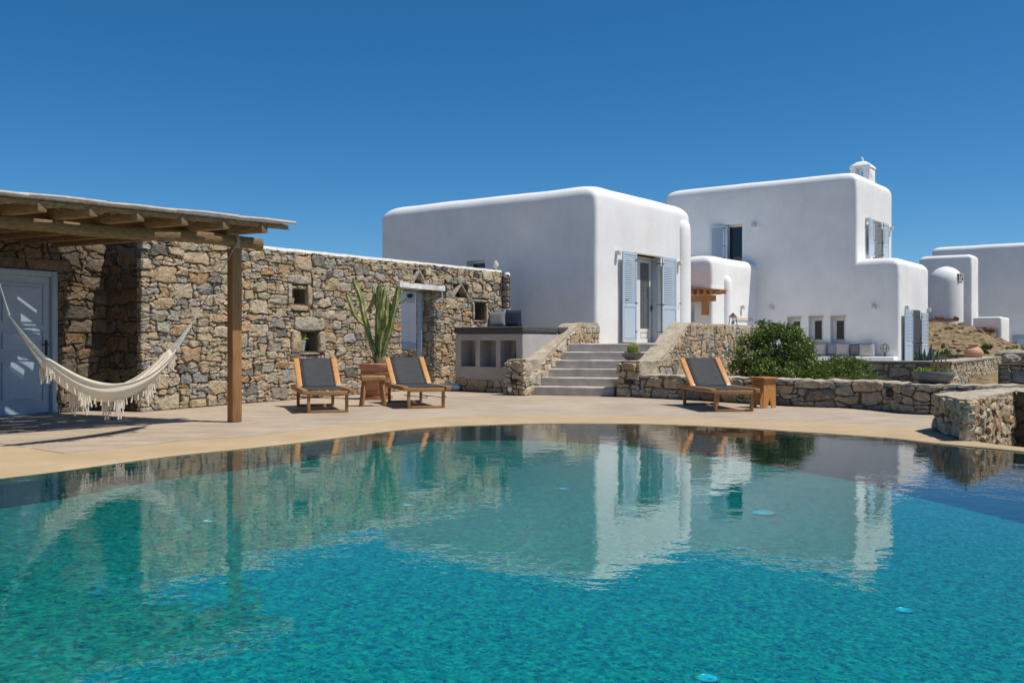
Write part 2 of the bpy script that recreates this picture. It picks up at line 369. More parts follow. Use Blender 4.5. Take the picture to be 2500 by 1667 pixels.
    M['succ'] = simple('bright_succulent', (0.22, 0.33, 0.05), 0.5, 0.35, var=0.3, scale=20, bs=0)
    M['succ_brown'] = simple('brown_succulent', (0.19, 0.14, 0.05), 0.6, 0.3, var=0.4, scale=20, bs=0)
    def leaf(name, a, c, d):
        m, nt, b = mat_base(name, 0.45, 0.4)
        at = N(nt, 'ShaderNodeAttribute'); at.attribute_name = 'tone'
        nt.links.new(ramp(nt, at.outputs['Fac'], [(0, a), (0.55, c), (1, d)]), b.inputs['Base Color'])
        tl = N(nt, 'ShaderNodeBsdfTranslucent'); tl.inputs[0].default_value = (0.16, 0.24, 0.03, 1)
        mx = N(nt, 'ShaderNodeMixShader'); mx.inputs[0].default_value = 0.22
        out = nt.nodes['Material Output']; nt.links.new(b.outputs[0], mx.inputs[1]); nt.links.new(tl.outputs[0], mx.inputs[2]); nt.links.new(mx.outputs[0], out.inputs[0])
        return m
    M['leaf'] = leaf('bush_leaf', (0.022, 0.05, 0.008), (0.10, 0.155, 0.024), (0.30, 0.34, 0.09))
    M['twig'] = simple('twig_bark', (0.12, 0.08, 0.05), 0.9)
    m, nt, b = mat_base('dry_hillside', 0.95, 0.1); p = pos(nt)
    n1 = noise_n(nt, scaled(nt, p, (1, 1, 2.5)), 1.3, 6, 0.7); n2 = noise_n(nt, p, 5, 5, 0.7)
    col = ramp(nt, n1, [(0.3, (0.075, 0.06, 0.03)), (0.43, (0.21, 0.155, 0.085)), (0.55, (0.33, 0.255, 0.155)), (0.66, (0.30, 0.165, 0.08)), (0.75, (0.36, 0.29, 0.19))])
    col = mixc(nt, 1.0, col, ramp(nt, n2, [(0.35, (0.45, 0.45, 0.4)), (0.55, (1.05, 1.05, 1.05))]), 'MULTIPLY')
    nt.links.new(col, b.inputs['Base Color']); b1 = bump(nt, b, n1, 0.8, 0.3); bump(nt, b, n2, 0.8, 0.12, b1); M['hill'] = m
make_mats()

# ------------------------------------------------------------------ stone masonry
def set_tone(me, vals):
    a = me.attributes.new('tone', 'FLOAT', 'POINT'); a.data.foreach_set('value', vals)

def tiling(nx, nz, rng, blocked, sizes):
    own = [[-1] * nx for _ in range(nz)]
    for k in range(nz):
        for i in range(nx):
            if blocked(i, k): own[k][i] = -2
    rects = []
    def fits(i, k, w, h):
        if i + w > nx or k + h > nz: return False
        return all(own[kk][ii] == -1 for kk in range(k, k + h) for ii in range(i, i + w))
    def put(i, k, w, h):
        for kk in range(k, k + h):
            for ii in range(i, i + w): own[kk][ii] = len(rects)
        rects.append((i, k, w, h))
    total = nx * nz
    for (w, h, frac) in sizes:
        tries = int(total * frac / (w * h)) + 1
        for _ in range(tries * 3):
            if tries <= 0: break
            i = rng.randrange(0, max(1, nx - w + 1)); k = rng.randrange(0, max(1, nz - h + 1))
            if fits(i, k, w, h): put(i, k, w, h); tries -= 1
    cells = [(k, i) for k in range(nz) for i in range(nx)]
    for k, i in cells:
        if own[k][i] == -1:
            for (w, h) in rng.sample([(3, 1), (2, 1), (2, 2), (3, 2), (2, 1)], 5) + [(2, 1), (1, 2), (1, 1)]:
                if fits(i, k, w, h): put(i, k, w, h); break
    return rects
SIZES = [(6, 4, .03), (5, 4, .05), (4, 3, .12), (5, 3, .07), (3, 3, .12), (4, 2, .15), (3, 2, .2), (2, 2, .12), (2, 3, .08), (3, 1, .12), (4, 1, .04)]
SIZES_BIG = [(6, 4, .12), (5, 4, .18), (4, 3, .22), (5, 3, .12), (3, 3, .12), (4, 2, .1), (3, 2, .14)]

def clip_poly(poly, hp):
    for (a, b, c) in hp:             # keep a*t + b*z <= c
        out = []
        for i in range(len(poly)):
            p, q = poly[i], poly[(i + 1) % len(poly)]
            dp = a * p[0] + b * p[1] - c; dq = a * q[0] + b * q[1] - c
            if dp <= 0: out.append(p)
            if (dp < 0 < dq) or (dq < 0 < dp):
                s = dp / (dp - dq); out.append((p[0] + (q[0] - p[0]) * s, p[1] + (q[1] - p[1]) * s))
        poly = out
        if len(poly) < 3: return []
    return poly

def rubble(fr, t0, t1, z0, z1, cw=.1, ch=.075, holes=(), ztop=None, zbot=None, hp=(), seed=1, gap=.011, proud=.03, sizes=SIZES, path=None, tones=(0, 1)):
    """list of stones (world verts, faces, area, tone, distance). path(t)->(point, normal) bends the face"""
    rng = random.Random(seed)
    nx = max(1, round((t1 - t0) / cw)); nz = max(1, round((z1 - z0) / ch))
    cw = (t1 - t0) / nx; ch = (z1 - z0) / nz
    def blocked(i, k):
        t = t0 + (i + .5) * cw; z = z0 + (k + .5) * ch
        return any(a < t < b and c < z < d for a, b, c, d in holes)
    rects = tiling(nx, nz, rng, blocked, sizes)
    jit = {}
    def V(i, k):
        if (i, k) not in jit:
            jt = rng.uniform(-.46, .46) * cw; jz = rng.uniform(-.44, .44) * ch
            t = t0 + i * cw; z = z0 + k * ch
            w = noise.noise(Vector((t * 1.3, z * 1.3, seed * 3.7)));
            jz += w * ch * 1.1
            if i in (0, nx): jt = 0
            if k in (0, nz): jz *= (0 if k == 0 else .5)
            for a, b, c, d in holes:
                if c - ch < z < d + ch and (abs(t - a) < cw * .6 or abs(t - b) < cw * .6): jt *= .3
                if a - cw < t < b + cw and (abs(z - c) < ch * .6 or abs(z - d) < ch * .6): jz *= .2
            jit[i, k] = (t + jt, z + jz)
        return jit[i, k]
    out = []
    for (i, k, w, h) in rects:
        pts = []
        corners = set()
        for ii in range(w): pts.append(V(i + ii, k))
        c1 = len(pts)
        for kk in range(h): pts.append(V(i + w, k + kk))
        c2 = len(pts)
        for ii in range(w): pts.append(V(i + w - ii, k + h))
        c3 = len(pts)
        for kk in range(h): pts.append(V(i, k + h - kk))
        corners = {0, c1, c2, c3}; n = len(pts)
        # cut the corners
        q = []
        for j, pt in enumerate(pts):
            if j in corners:
                a = pts[j - 1]; b = pts[(j + 1) % n]; r1 = rng.uniform(.10, .50); r2 = rng.uniform(.10, .50)
                q.append((pt[0] + (a[0] - pt[0]) * r1, pt[1] + (a[1] - pt[1]) * r1))
                q.append((pt[0] + (b[0] - pt[0]) * r2, pt[1] + (b[1] - pt[1]) * r2))
            else: q.append(pt)
        if len(q) > 14: q = [p for j, p in enumerate(q) if j % 2 == 0 or rng.random() < .45]
        if hp: q = clip_poly(q, hp)
        if len(q) < 3: continue
        n = len(q); cx = sum(p[0] for p in q) / n; cz = sum(p[1] for p in q) / n
        area = 0.5 * abs(sum(q[j][0] * q[(j + 1) % n][1] - q[(j + 1) % n][0] * q[j][1] for j in range(n)))
        if area < .0008: continue
        r = sqrt(area)
        def shr(p, g, sc_):
            dx, dz = p[0] - cx, p[1] - cz; L = sqrt(dx * dx + dz * dz) + 1e-6
            f = max(.3, (L - g) / L) * sc_; return (cx + dx * f, cz + dz * f)
        pr = proud * rng.uniform(.35, 1.25) * min(1.0, .55 + r * 2.2)
        ta, tb = rng.uniform(-.10, .10), rng.uniform(-.12, .12)
        vs = []
        inner = rng.uniform(.76, .90)
        g = gap * rng.uniform(.6, 1.5)
        for ring, (gg, sc_, o) in enumerate(((g, 1.0, -.085), (g, .985, pr * .35), (g, inner, pr))):
            for p in q:
                t, z = shr(p, gg, sc_)
                oo = o + (ta * (t - cx) + tb * (z - cz)) * (ring > 0) + (rng.uniform(-.010, .010) if ring else 0)
                vs.append((t, z, oo))
        vs.append((cx + rng.uniform(-.2, .2) * r, cz + rng.uniform(-.2, .2) * r, pr + rng.uniform(-.004, .012)))
        W = []
        for (t, z, o) in vs:
            if ztop:                          # stretch to a sloping top
                zb = zbot(t) if zbot else z0
                z = zb + (z - z0) / (z1 - z0) * (ztop(t) - zb)
            if path:
                pp, nn = path(t); W.append((pp[0] + nn[0] * o, pp[1] + nn[1] * o, z))
            else: W.append(tuple(fr.P(t, z, o)))
        fs = []
        for ring in range(2):
            for j in range(n):
                b = ring * n; fs.append((b + j, b + (j + 1) % n, b + n + (j + 1) % n, b + n + j))
        for j in range(n): fs.append((2 * n + j, 2 * n + (j + 1) % n, 3 * n))
        tone = tones[0] + (tones[1] - tones[0]) * rng.random()
        D = W[0][1]
        out.append((W, fs, area, tone, max(1.0, D)))
    return out

def emit_stones(stones, parent, mat, limit=300, name='stone', minpx=11):
    st = sorted(stones, key=lambda s: -s[2] / s[4] ** 2)
    k = 0
    rest_v, rest_f, rest_t = [], [], []
    off = ORG[parent]
    for W, fs, area, tone, D in st:
        px = sqrt(area) * F / D
        if k < limit and px >= minpx:
            me = bpy.data.meshes.new(name)
            me.from_pydata([(x - off.x, y - off.y, z - off.z) for x, y, z in W], [], fs)
            set_tone(me, [tone] * len(W)); me.materials.append(mat)
            o = bpy.data.objects.new(name, me); COL.objects.link(o); o.parent = parent; ORG[o] = off
            k += 1
        else:
            b = len(rest_v); rest_v += [(x - off.x, y - off.y, z - off.z) for x, y, z in W]
            rest_f += [tuple(b + i for i in f) for f in fs]; rest_t += [tone] * len(W)
    if rest_v:
        me = bpy.data.meshes.new('small_stones'); me.from_pydata(rest_v, [], rest_f); set_tone(me, rest_t); me.materials.append(mat)
        o = bpy.data.objects.new('small_stones', me); COL.objects.link(o); o.parent = parent; o['kind'] = 'stuff'; ORG[o] = off

def roughen(o, amp=.01, freq=6.0, cuts=0, maxlen=None):
    me = o.data; bm = bmesh.new(); bm.from_mesh(me)
    if maxlen:
        bmesh.ops.triangulate(bm, faces=bm.faces)
        for _ in range(5):
            es = [e for e in bm.edges if e.calc_length() > maxlen]
            if not es: break
            bmesh.ops.subdivide_edges(bm, edges=es, cuts=1, use_grid_fill=False)
            bmesh.ops.triangulate(bm, faces=[f for f in bm.faces if len(f.verts) > 3])
    off = ORG.get(o, Vector((0, 0, 0)))
    for v in bm.verts:
        p = (v.co + off) * freq
        v.co += Vector((noise.noise(p), noise.noise(p + Vector((7, 3, 1))), noise.noise(p + Vector((2, 9, 5))))) * amp
    bm.to_mesh(me); bm.free(); me.update()

# ------------------------------------------------------------------ plaster blocks (rounded, hand-smoothed)
def plaster_block(name, fr, t0, t1, depth, z0, z1, R=.35, rc=.12, parent=None, mat=None, amp=.014, cell=.3, taper=None):
    """rounded box standing in frame fr: t0..t1 along, 0..depth behind the face"""
    L = t1 - t0
    def ring(ins, rcc, z):
        a0, a1, b0, b1 = t0 + ins, t1 - ins, ins, depth - ins
        r = min(rcc, (a1 - a0) / 2 - .01, (b1 - b0) / 2 - .01); pts = []
        nt_ = max(2, round((L) / cell)); nd = max(2, round(depth / cell)); na = 4
        cs = [(a1 - r, b0 + r, -pi / 2), (a1 - r, b1 - r, 0), (a0 + r, b1 - r, pi / 2), (a0 + r, b0 + r, pi)]
        for ci, (cx, cy, st) in enumerate(cs):
            for j in range(na + 1):
                w = st + (pi / 2) * j / na; pts.append((cx + r * cos(w), cy + r * sin(w)))
            p = pts[-1]; nx_ = cs[(ci + 1) % 4]; st2 = nx_[2]
            q = (nx_[0] + r * cos(st2), nx_[1] + r * sin(st2)); m = nd if ci in (0, 2) else nt_
            for j in range(1, m): pts.append((p[0] + (q[0] - p[0]) * j / m, p[1] + (q[1] - p[1]) * j / m))
        return [(x, y, z) for x, y in pts]
    rings = []
    nzr = max(2, round((z1 - R - z0) / cell))
    for k in range(nzr + 1): rings.append(ring(0, rc, z0 + (z1 - R - z0) * k / nzr))
    for k in range(1, 8):
        w = pi / 2 * k / 7; rings.append(ring(R * (1 - cos(w)), rc + (R * .9) * (k / 7), z1 - R + R * sin(w)))
    mb = MB(); n = len(rings[0])
    c0 = fr.P((t0 + t1) / 2, (z0 + z1) / 2, -depth / 2)
    for rg in rings:
        for (t, d, z) in rg:
            p = fr.P(t, z, -d); q = p * .75
            w = noise.noise(q) * amp + noise.noise(q * 3.1) * amp * .35
            dirv = Vector((p.x - c0.x, p.y - c0.y, 0)).normalized()
            zz = p.z + (noise.noise(q + Vector((5, 5, 5))) * amp * 1.3 if z > z1 - R * .9 else 0)
            mb.v.append((p.x + dirv.x * w, p.y + dirv.y * w, zz))
    for k in range(len(rings) - 1):
        for j in range(n):
            mb.f.append((k * n + j, k * n + (j + 1) % n, (k + 1) * n + (j + 1) % n, (k + 1) * n + j))
    mb.f.append(tuple(range(n))); b = (len(rings) - 1) * n; mb.f.append(tuple(b + j for j in reversed(range(n))))
    return mb.build(name, mat or M['plaster'], parent, smooth=40)

def carve(o, boxes):
    """cut recesses (list of MB boxes) out of a plaster wall"""
    cut = MB()
    for b in boxes: cut.add(b.v, b.f)
    off = ORG.get(o, Vector((0, 0, 0)))
    c = cut.build('cutter', None); c.location = -off if o.parent is None else Vector((0, 0, 0))
    if o.parent: c.parent = o.parent; c.data.transform(__import__('mathutils').Matrix.Translation(-off))
    md = o.modifiers.new('cut', 'BOOLEAN'); md.operation = 'DIFFERENCE'; md.object = c; md.solver = 'EXACT'
    bpy.context.view_layer.update()
    dg = bpy.context.evaluated_depsgraph_get()
    me = bpy.data.meshes.new_from_object(o.evaluated_get(dg)); o.modifiers.clear(); o.data = me
    me.set_sharp_from_angle(angle=radians(40))
    bpy.data.objects.remove(c)
# ================================================================== SETTING
def struct(o): o['kind'] = 'structure'; return o

WL = -0.03    # water level
edge_px = [(0, 1169), (148.8, 1151), (297.6, 1130), (446, 1111), (580, 1097.6), (700, 1084.5), (850, 1066), (960, 1052), (1063, 1043), (1190, 1037.5), (1329, 1034), (1520, 1034.5), (1660, 1038), (1807, 1045), (1920, 1052.5), (2020, 1058.9), (2180, 1070.5), (2305, 1085), (2500, 1104)]
edge_px = [(x, y - (12 if 700 < x < 1000 and False else 0)) for x, y in edge_px]
inner = [gp(x, y, WL) for x, y in edge_px]
lip_px = [(0, 1083), (158, 1106.5), (297.6, 1093), (446, 1075), (595, 1066), (700, 1054), (830, 1038), (940, 1026), (1050, 1017.5), (1273, 1011.5), (1496, 1013), (1600, 1016), (1734, 1020), (1836, 1023), (2020, 1031), (2278, 1046), (2358, 1076), (2500, 1092)]
outer_v = [gp(x, y, 0) for x, y in lip_px]
near_inner = [Vector(p) for p in ((6.3, 8.6), (7.3, 6.4), (7.9, 3), (7.4, -1), (4.5, -5), (0, -6), (-4.5, -4.5), (-7, -1), (-7.3, 2.5), (-6.2, 5.6), (-5.2, 7.1))]
def offs(p, c=Vector((.3, 2.5)), d=.55): return p + (p - c).normalized() * d
near_outer = [offs(p) for p in near_inner]
# refine the pool outline (smooth)
def catmull(pts, n=4):
    out = []; m = len(pts)
    for i in range(m):
        p0, p1, p2, p3 = pts[i - 1], pts[i], pts[(i + 1) % m], pts[(i + 2) % m]
        for k in range(n):
            t = k / n
            out.append(.5 * ((2 * p1) + (-p0 + p2) * t + (2 * p0 - 5 * p1 + 4 * p2 - p3) * t * t + (-p0 + 3 * p1 - 3 * p2 + p3) * t ** 3))
    return out
pool_ring = catmull(inner + near_inner, 4)
def fz(p): return -(0.937 + 0.0553 * p.x - 0.0494 * p.y)

mb = MB(); n = len(pool_ring)
tri = tessellate_polygon([[Vector((p.x, p.y, 0)) for p in pool_ring]])
mb.add([(p.x, p.y, WL) for p in pool_ring], tri)
w = struct(mb.build('water', M['water'], smooth=None))
def face_up(o):
    if o.data.polygons[0].normal.z < 0: o.data.flip_normals()
face_up(w)
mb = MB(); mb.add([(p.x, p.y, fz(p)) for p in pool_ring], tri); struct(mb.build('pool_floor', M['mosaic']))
mb = MB()
vs = [(p.x, p.y, WL + .004) for p in pool_ring] + [(p.x, p.y, fz(p) - .01) for p in pool_ring]
mb.add(vs, [(i, (i + 1) % n, n + (i + 1) % n, n + i) for i in range(n)]); struct(mb.build('pool_wall', M['pool_wall']))
# sand coloured lip: outer ring resampled against the inner one
outer_ring_raw = outer_v + near_outer
def closest_out(p):
    c = Vector((.3, 4.5)); best = None
    d = (p - c).normalized(); m = len(outer_ring_raw)
    for i in range(m):
        a, b = outer_ring_raw[i], outer_ring_raw[(i + 1) % m]
        e = b - a; den = d.x * e.y - d.y * e.x
        if abs(den) < 1e-9: continue
        s = ((a.x - c.x) * e.y - (a.y - c.y) * e.x) / den; u = ((a.x - c.x) * d.y - (a.y - c.y) * d.x) / den
        if s > 0 and -1e-6 <= u <= 1 + 1e-6 and (best is None or s > best): best = s
    return c + d * (best if best else (p - c).length + .5)
oring = [closest_out(p) for p in pool_ring]
mb = MB(); rows = []
for fr_, z in ((0, 0.0), (.5, -.006), (.85, -.012), (.97, -.018), (1.0, -.028), (1.0, -.08)):
    rows.append([(o_.x + (p.x - o_.x) * fr_, o_.y + (p.y - o_.y) * fr_, z) for o_, p in zip(oring, pool_ring)])
for r in rows: mb.v += r
for k in range(len(rows) - 1):
    for i in range(n): mb.f.append((k * n + i, k * n + (i + 1) % n, (k + 1) * n + (i + 1) % n, (k + 1) * n + i))
struct(mb.build('pool_coping', M['lip'], smooth=60))
# deck: from the coping back to the walls; a slab with a hole = strip ring from coping outline to outer outline
deck_out = []
c = Vector((.3, 4.5))
def deck_lim(d):
    # outer limit of the slab along direction d
    lim = [Vector(q) for q in ((5.56, 10.3), (5.32, 11.2), (5.6, 12.6), (6.6, 14.9), (7.4, 16.0), (7.4, 30), (-16, 30), (-16, -9), (12, -9), (12, 3), (8.2, 7.2), (6.4, 9.6))]
    best = None; m = len(lim)
    for i in range(m):
        a, b = lim[i], lim[(i + 1) % m]; e = b - a; den = d.x * e.y - d.y * e.x
        if abs(den) < 1e-9: continue
        s = ((a.x - c.x) * e.y - (a.y - c.y) * e.x) / den; u = ((a.x - c.x) * d.y - (a.y - c.y) * d.x) / den
        if s > 0 and 0 <= u <= 1 and (best is None or s > best): best = s
    return best
mb = MB()
r0 = [(p.x, p.y, -.004) for p in oring]; r1 = []
for p in oring:
    d = (p - c).normalized(); s = max((p - c).length + .01, deck_lim(d)); q = c + d * s; r1.append((q.x, q.y, -.004))
r2 = [(x, y, -1.3) for x, y, z in r1]
mb.v = r0 + r1 + r2
for k in range(2):
    for i in range(n): mb.f.append((k * n + i, k * n + (i + 1) % n, (k + 1) * n + (i + 1) % n, (k + 1) * n + i))
struct(mb.build('deck', M['deck']))
# thin saw joint in the deck
def strip(pts, wd, z, name, mat):
    mb = MB()
    for i in range(len(pts) - 1):
        a, b = Vector(pts[i]), Vector(pts[i + 1]); nrm = Vector((-(b - a).y, (b - a).x)).normalized() * wd / 2
        q = len(mb.v); mb.v += [(a.x - nrm.x, a.y - nrm.y, z), (a.x + nrm.x, a.y + nrm.y, z), (b.x + nrm.x, b.y + nrm.y, z), (b.x - nrm.x, b.y - nrm.y, z)]
        mb.f.append((q, q + 1, q + 2, q + 3))
    return mb.build(name, mat)
joint_m = simple('dark_joint', (0.26, 0.21, 0.17), 0.9, var=0.1)  # plain dark brown for the joint strips
struct(strip([gp(0, 1082), gp(158, 1106.5), gp(297, 1093), gp(446, 1075.5), gp(595, 1066), gp(700, 1054.5)], .012, .003, 'deck_joint', joint_m))
W1O = Vector((-6.07, 15.71)); W1d = Vector((.46, .888)).normalized()
ag = [gp(342, 1008.5), gp(470, 998), gp(600, 988), gp(720, 978)]
struct(strip(ag, .012, .003, 'deck_joint', joint_m))

# ground: one sheet to the horizon, with the dry hill on the right
def sstep(a, b, x):
    t = max(0, min(1, (x - a) / (b - a))); return t * t * (3 - 2 * t)
crest = [(-60, -.2), (5, .1), (14, 1.2), (18, 2.0), (20.9, 2.07), (22.2, 2.03), (22.9, 1.62), (23.6, 1.3), (24.5, .95), (25.7, .62), (30, .3), (60, 0)]
def crest_z(x):
    for (a, za), (b, zb) in zip(crest, crest[1:]):
        if a <= x <= b: return za + (zb - za) * (x - a) / (b - a)
    return crest[0][1] if x < crest[0][0] else crest[-1][1]
def gz(x, y):
    base = -1.45
    z = base
    up = sstep(27, 29.5, y) if x < 8 else sstep(22, 27, y)
    lvl = -.08 if x < 8 else .15
    z = base + (lvl - base) * up
    if y > 36 and x > 12:
        cz = crest_z(x)
        z = z + (cz - z) * sstep(39, 48, y)
    if y > 48:
        if x > 12: z = crest_z(x) + (-.6 - .0) * sstep(48.5, 54, y) * .3
        z -= sstep(60, 250, y) * 6
    if z > .2 and y > 39: z += .14 * noise.noise(Vector((x * .9, y * .9, 0))) + .14 * noise.noise(Vector((x * 2.6, y * 2.6, 0)))
    return z
xs = sorted(set([-400, -200, -100, -60, -40, -30, -20, -10, 0] + [2 + i for i in range(10)] + [12 + i * .22 for i in range(95)] + [34, 38, 45, 60, 100, 200, 400]))
ys = sorted(set([-200, -60, -20, 0, 10, 18] + [20 + i for i in range(19)] + [38 + i * .35 for i in range(34)] + [52, 56, 62, 75, 100, 150, 300, 800]))
mb = MB(); nx_ = len(xs)
for y in ys:
    for x in xs: mb.v.append((x, y, gz(x, y)))
for j in range(len(ys) - 1):
    for i in range(nx_ - 1): mb.f.append((j * nx_ + i, j * nx_ + i + 1, (j + 1) * nx_ + i + 1, (j + 1) * nx_ + i))
struct(mb.build('ground', M['hill'], smooth=180))

# ================================================================== WALLS
# --- long dry stone wall with door opening and niches
fW = Fr(W1O, W1d, n=(.888, -.46))
LW1 = 12.55
def w1top(t): return 2.90 + (3.12 - 2.90) * t / LW1
wall = empty('stone_wall', (W1O.x, W1O.y, 0), 'tall rubble stone garden wall with small niches and an open doorway behind the cactus', 'wall')
# niches from photo pixels: (px0, px1, py_top, py_bot)
def win(fr, x0, x1, y0, y1):
    t0, t1 = fr.t(x0), fr.t(x1); tm = (t0 + t1) / 2; return (t0, t1, zat(y1, fr.Y(tm)), zat(y0, fr.Y(tm)))
n1 = win(fW, 711, 748, 696, 742); n2 = win(fW, 734, 777, 810, 858); n3 = win(fW, 1156, 1184, 740, 781)
dt0, dt1 = fW.t(981), fW.t(1062); dz1 = zat(706, fW.Y((dt0 + dt1) / 2))
lt0, lt1 = fW.t(966), fW.t(1077)
tri1 = win(fW, 1008, 1036, 663, 692); tri2 = win(fW, 1106, 1142, 696, 729)
WT = .55
holes = [n1, n2, n3, (dt0, dt1, -1, dz1), (lt0, lt1, dz1 - .01, dz1 + .13)]
big = []      # hand-set stones around the niches: (t0,t1,z0,z1)
def frame_st(nn, l, r, tp, bt):
    a, b, c_, d = nn
    if l: big.append((a - l, a, c_ - .02, d + .02))
    if r: big.append((b, b + r, c_ - .03, d + .02))
    if tp: big.append((a - l * .7, b + r * .9, d + .02, d + tp))
    if bt: big.append((a - .03, b + .05, c_ - bt, c_ - .02))
frame_st(n1, .14, .15, .19, .14); frame_st(n2, .30, .22, .30, .07); frame_st(n3, .10, .12, .10, .06)
holes += big
# the core, split round the openings
core = MB(); zb = -.02
def core_seg(t0, t1, z0, z1f, o1=-.038, o0=-WT):
    p = []
    za, zb_ = (z1f(t0), z1f(t1)) if callable(z1f) else (z1f, z1f)
    core.add([fW.P(t0, z0, o0), fW.P(t1, z0, o0), fW.P(t0, z0, o1), fW.P(t1, z0, o1), fW.P(t0, za, o0), fW.P(t1, zb_, o0), fW.P(t0, za, o1), fW.P(t1, zb_, o1)],
             [(0, 2, 3, 1), (4, 5, 7, 6), (0, 1, 5, 4), (2, 6, 7, 3), (0, 4, 6, 2), (1, 3, 7, 5)])
nd = .30
def w1c(t): return w1top(t) - .015
ops = sorted([n1 + ('n',), n2 + ('n',), n3 + ('n',), tri1 + ('n',), tri2 + ('n',)])
cuts = sorted(set([.09, LW1, dt0, dt1] + [v for q in ops for v in q[:2]]))
for a, b in zip(cuts, cuts[1:]):
    tm = (a + b) / 2
    if dt0 < tm < dt1 and not any(q[0] < tm < q[1] for q in ops): core_seg(a, b, dz1 + .0, w1c); continue
    hs = sorted([(q[2], q[3]) for q in ops if q[0] < tm < q[1]])
    if dt0 < tm < dt1: z_prev = dz1
    else: z_prev = zb
    for (c0, c1) in hs:
        core_seg(a, b, z_prev, c0); core_seg(a, b, c0, c1, o1=-nd); z_prev = c1
    core_seg(a, b, z_prev, w1c)
core.build('mortar', M['mortar'], wall)
st = rubble(fW, -.03, LW1 + .02, 0, 3.0, .095, .068, holes + [tri1, tri2], ztop=lambda t: w1top(t) - .03, zbot=lambda t: 0, seed=11, proud=.034, gap=.008)
jrng = random.Random(4)
def slab_stone(fr, t0, t1, z0, z1, tone, o=.045, seed=0, d=-.08):
    """one hand-set block as a stone tuple"""
    r = random.Random(seed); m = .012
    pts = []
    w, h = t1 - t0, z1 - z0
    base = [(0.05, 0), (.5, -.03), (.95, .0), (1, .12), (1.02, .55), (.98, .9), (.9, 1), (.45, 1.03), (.08, 1), (0, .88), (-.02, .4), (0, .1)]
    q = [(t0 + m + (w - 2 * m) * (a + r.uniform(-.03, .03)), z0 + m + (h - 2 * m) * (b + r.uniform(-.04, .04))) for a, b in base]
    n = len(q); cx, cz = (t0 + t1) / 2, (z0 + z1) / 2; W = []
    for sc_, oo in ((1, d), (.99, o * .4), (.86, o)):
        for (t, z) in q: W.append(tuple(fr.P(cx + (t - cx) * sc_, cz + (z - cz) * sc_, oo + r.uniform(-.006, .006))))
    W.append(tuple(fr.P(cx, cz, o + .008)))
    fs = [(k * n + j, k * n + (j + 1) % n, (k + 1) * n + (j + 1) % n, (k + 1) * n + j) for k in range(2) for j in range(n)] + [(2 * n + j, 2 * n + (j + 1) % n, 3 * n) for j in range(n)]
    return (W, fs, w * h, tone, max(1, fr.Y(cx)))
for i, b in enumerate(big): st.append(slab_stone(fW, *b, jrng.choice([.3, .36, .5, .62, .2]), seed=i))
# two leaning slabs over each triangular niche
def lean_pair(nn, seed):
    a, b, c_, d = nn; m = (a + b) / 2; res = []
    for sgn in (-1, 1):
        t_out = m + sgn * (b - a) * .58; r = .040
        W = []
        base = [Vector((t_out - r, c_)), Vector((t_out + r, c_)), Vector((m + sgn * r * .2 + r * .9, d + .02)), Vector((m + sgn * r * .2 - r * .9, d + .05))]
        for o in (-.2, .028):
            for q in base: W.append(tuple(fW.P(q.x, q.y, o)))
        res.append((W, [(0, 1, 5, 4), (1, 2, 6, 5), (2, 3, 7, 6), (3, 0, 4, 7), (4, 5, 6, 7)], .06, .24, fW.Y(m)))
    return res
st += lean_pair(tri1, 1) + lean_pair(tri2, 2)
emit_stones(st, wall, M['stone'], 292)
# door reveal (right jamb) in stone
fJ = Fr(fW.P(dt1, 0, 0), (-fW.n.x, -fW.n.y), n=(-fW.d.x, -fW.d.y))
jst = rubble(fJ, -.01, WT, 0, dz1, .11, .085, seed=21, sizes=[(3, 3, .3), (2, 2, .3), (3, 2, .3)], proud=.02)
me_v, me_f, me_t = [], [], []
for W, fs, ar, tn, D in jst:
    b = len(me_v); me_v += W; me_f += [tuple(b + i for i in f) for f in fs]; me_t += [tn] * len(W)
mj = MB(); mj.v = me_v; mj.f = me_f; oj = mj.build('jamb_stones', M['stone'], wall); set_tone(oj.data, me_t); oj['kind'] = 'stuff'
mb = MB(); mb.fbox(fW, lt0, lt1, dz1, dz1 + .12, -WT, .12); lo = mb.build('lintel', M['whitewash'], wall); roughen(lo, .02, 5, maxlen=.2)
mb = MB()
K = 60
for k in range(K):
    a, b = LW1 * k / K - (.02 if k == 0 else 0), LW1 * (k + 1) / K
    za = w1top(a) + .012 * noise.noise(Vector((a * 3, 0, 0))); zb2 = w1top(b) + .012 * noise.noise(Vector((b * 3, 0, 0)))
    mb.hexa([fW.P(a, za - .04, -WT), fW.P(b, zb2 - .04, -WT), fW.P(a, za - .04, .015), fW.P(b, zb2 - .04, .015), fW.P(a, za + .02, -WT), fW.P(b, zb2 + .02, -WT), fW.P(a, za + .02, .0), fW.P(b, zb2 + .02, .0)])
mb.build('coping', M['whitewash'], wall)
# gate frame behind the opening
gate = empty('door_frame', tuple(fW.P((dt0 + dt1) / 2, 0, -.35)), 'pale blue timber door frame standing in the stone wall doorway', 'door frame')
mb = MB(); mb.fbox(fW, dt1 - .10, dt1 - .005, 0, dz1 - .06, -.46, -.34); mb.build('post', M['frame_pale'], gate, bevel=.008)
mb = MB(); mb.fbox(fW, dt0 + .005, dt0 + .10, 0, dz1 - .06, -.46, -.34); mb.build('post', M['frame_pale'], gate, bevel=.008)
mb = MB(); mb.fbox(fW, dt0 + .005, dt1 - .005, dz1 - .058, dz1 - .004, -.46, -.34); mb.build('head', M['frame_pale'], gate, bevel=.008)
# short return of the wall, beyond its far end, in shade
fR = Fr(fW.P(LW1, 0, 0), (.888, -.46), n=(-.46, -.888))
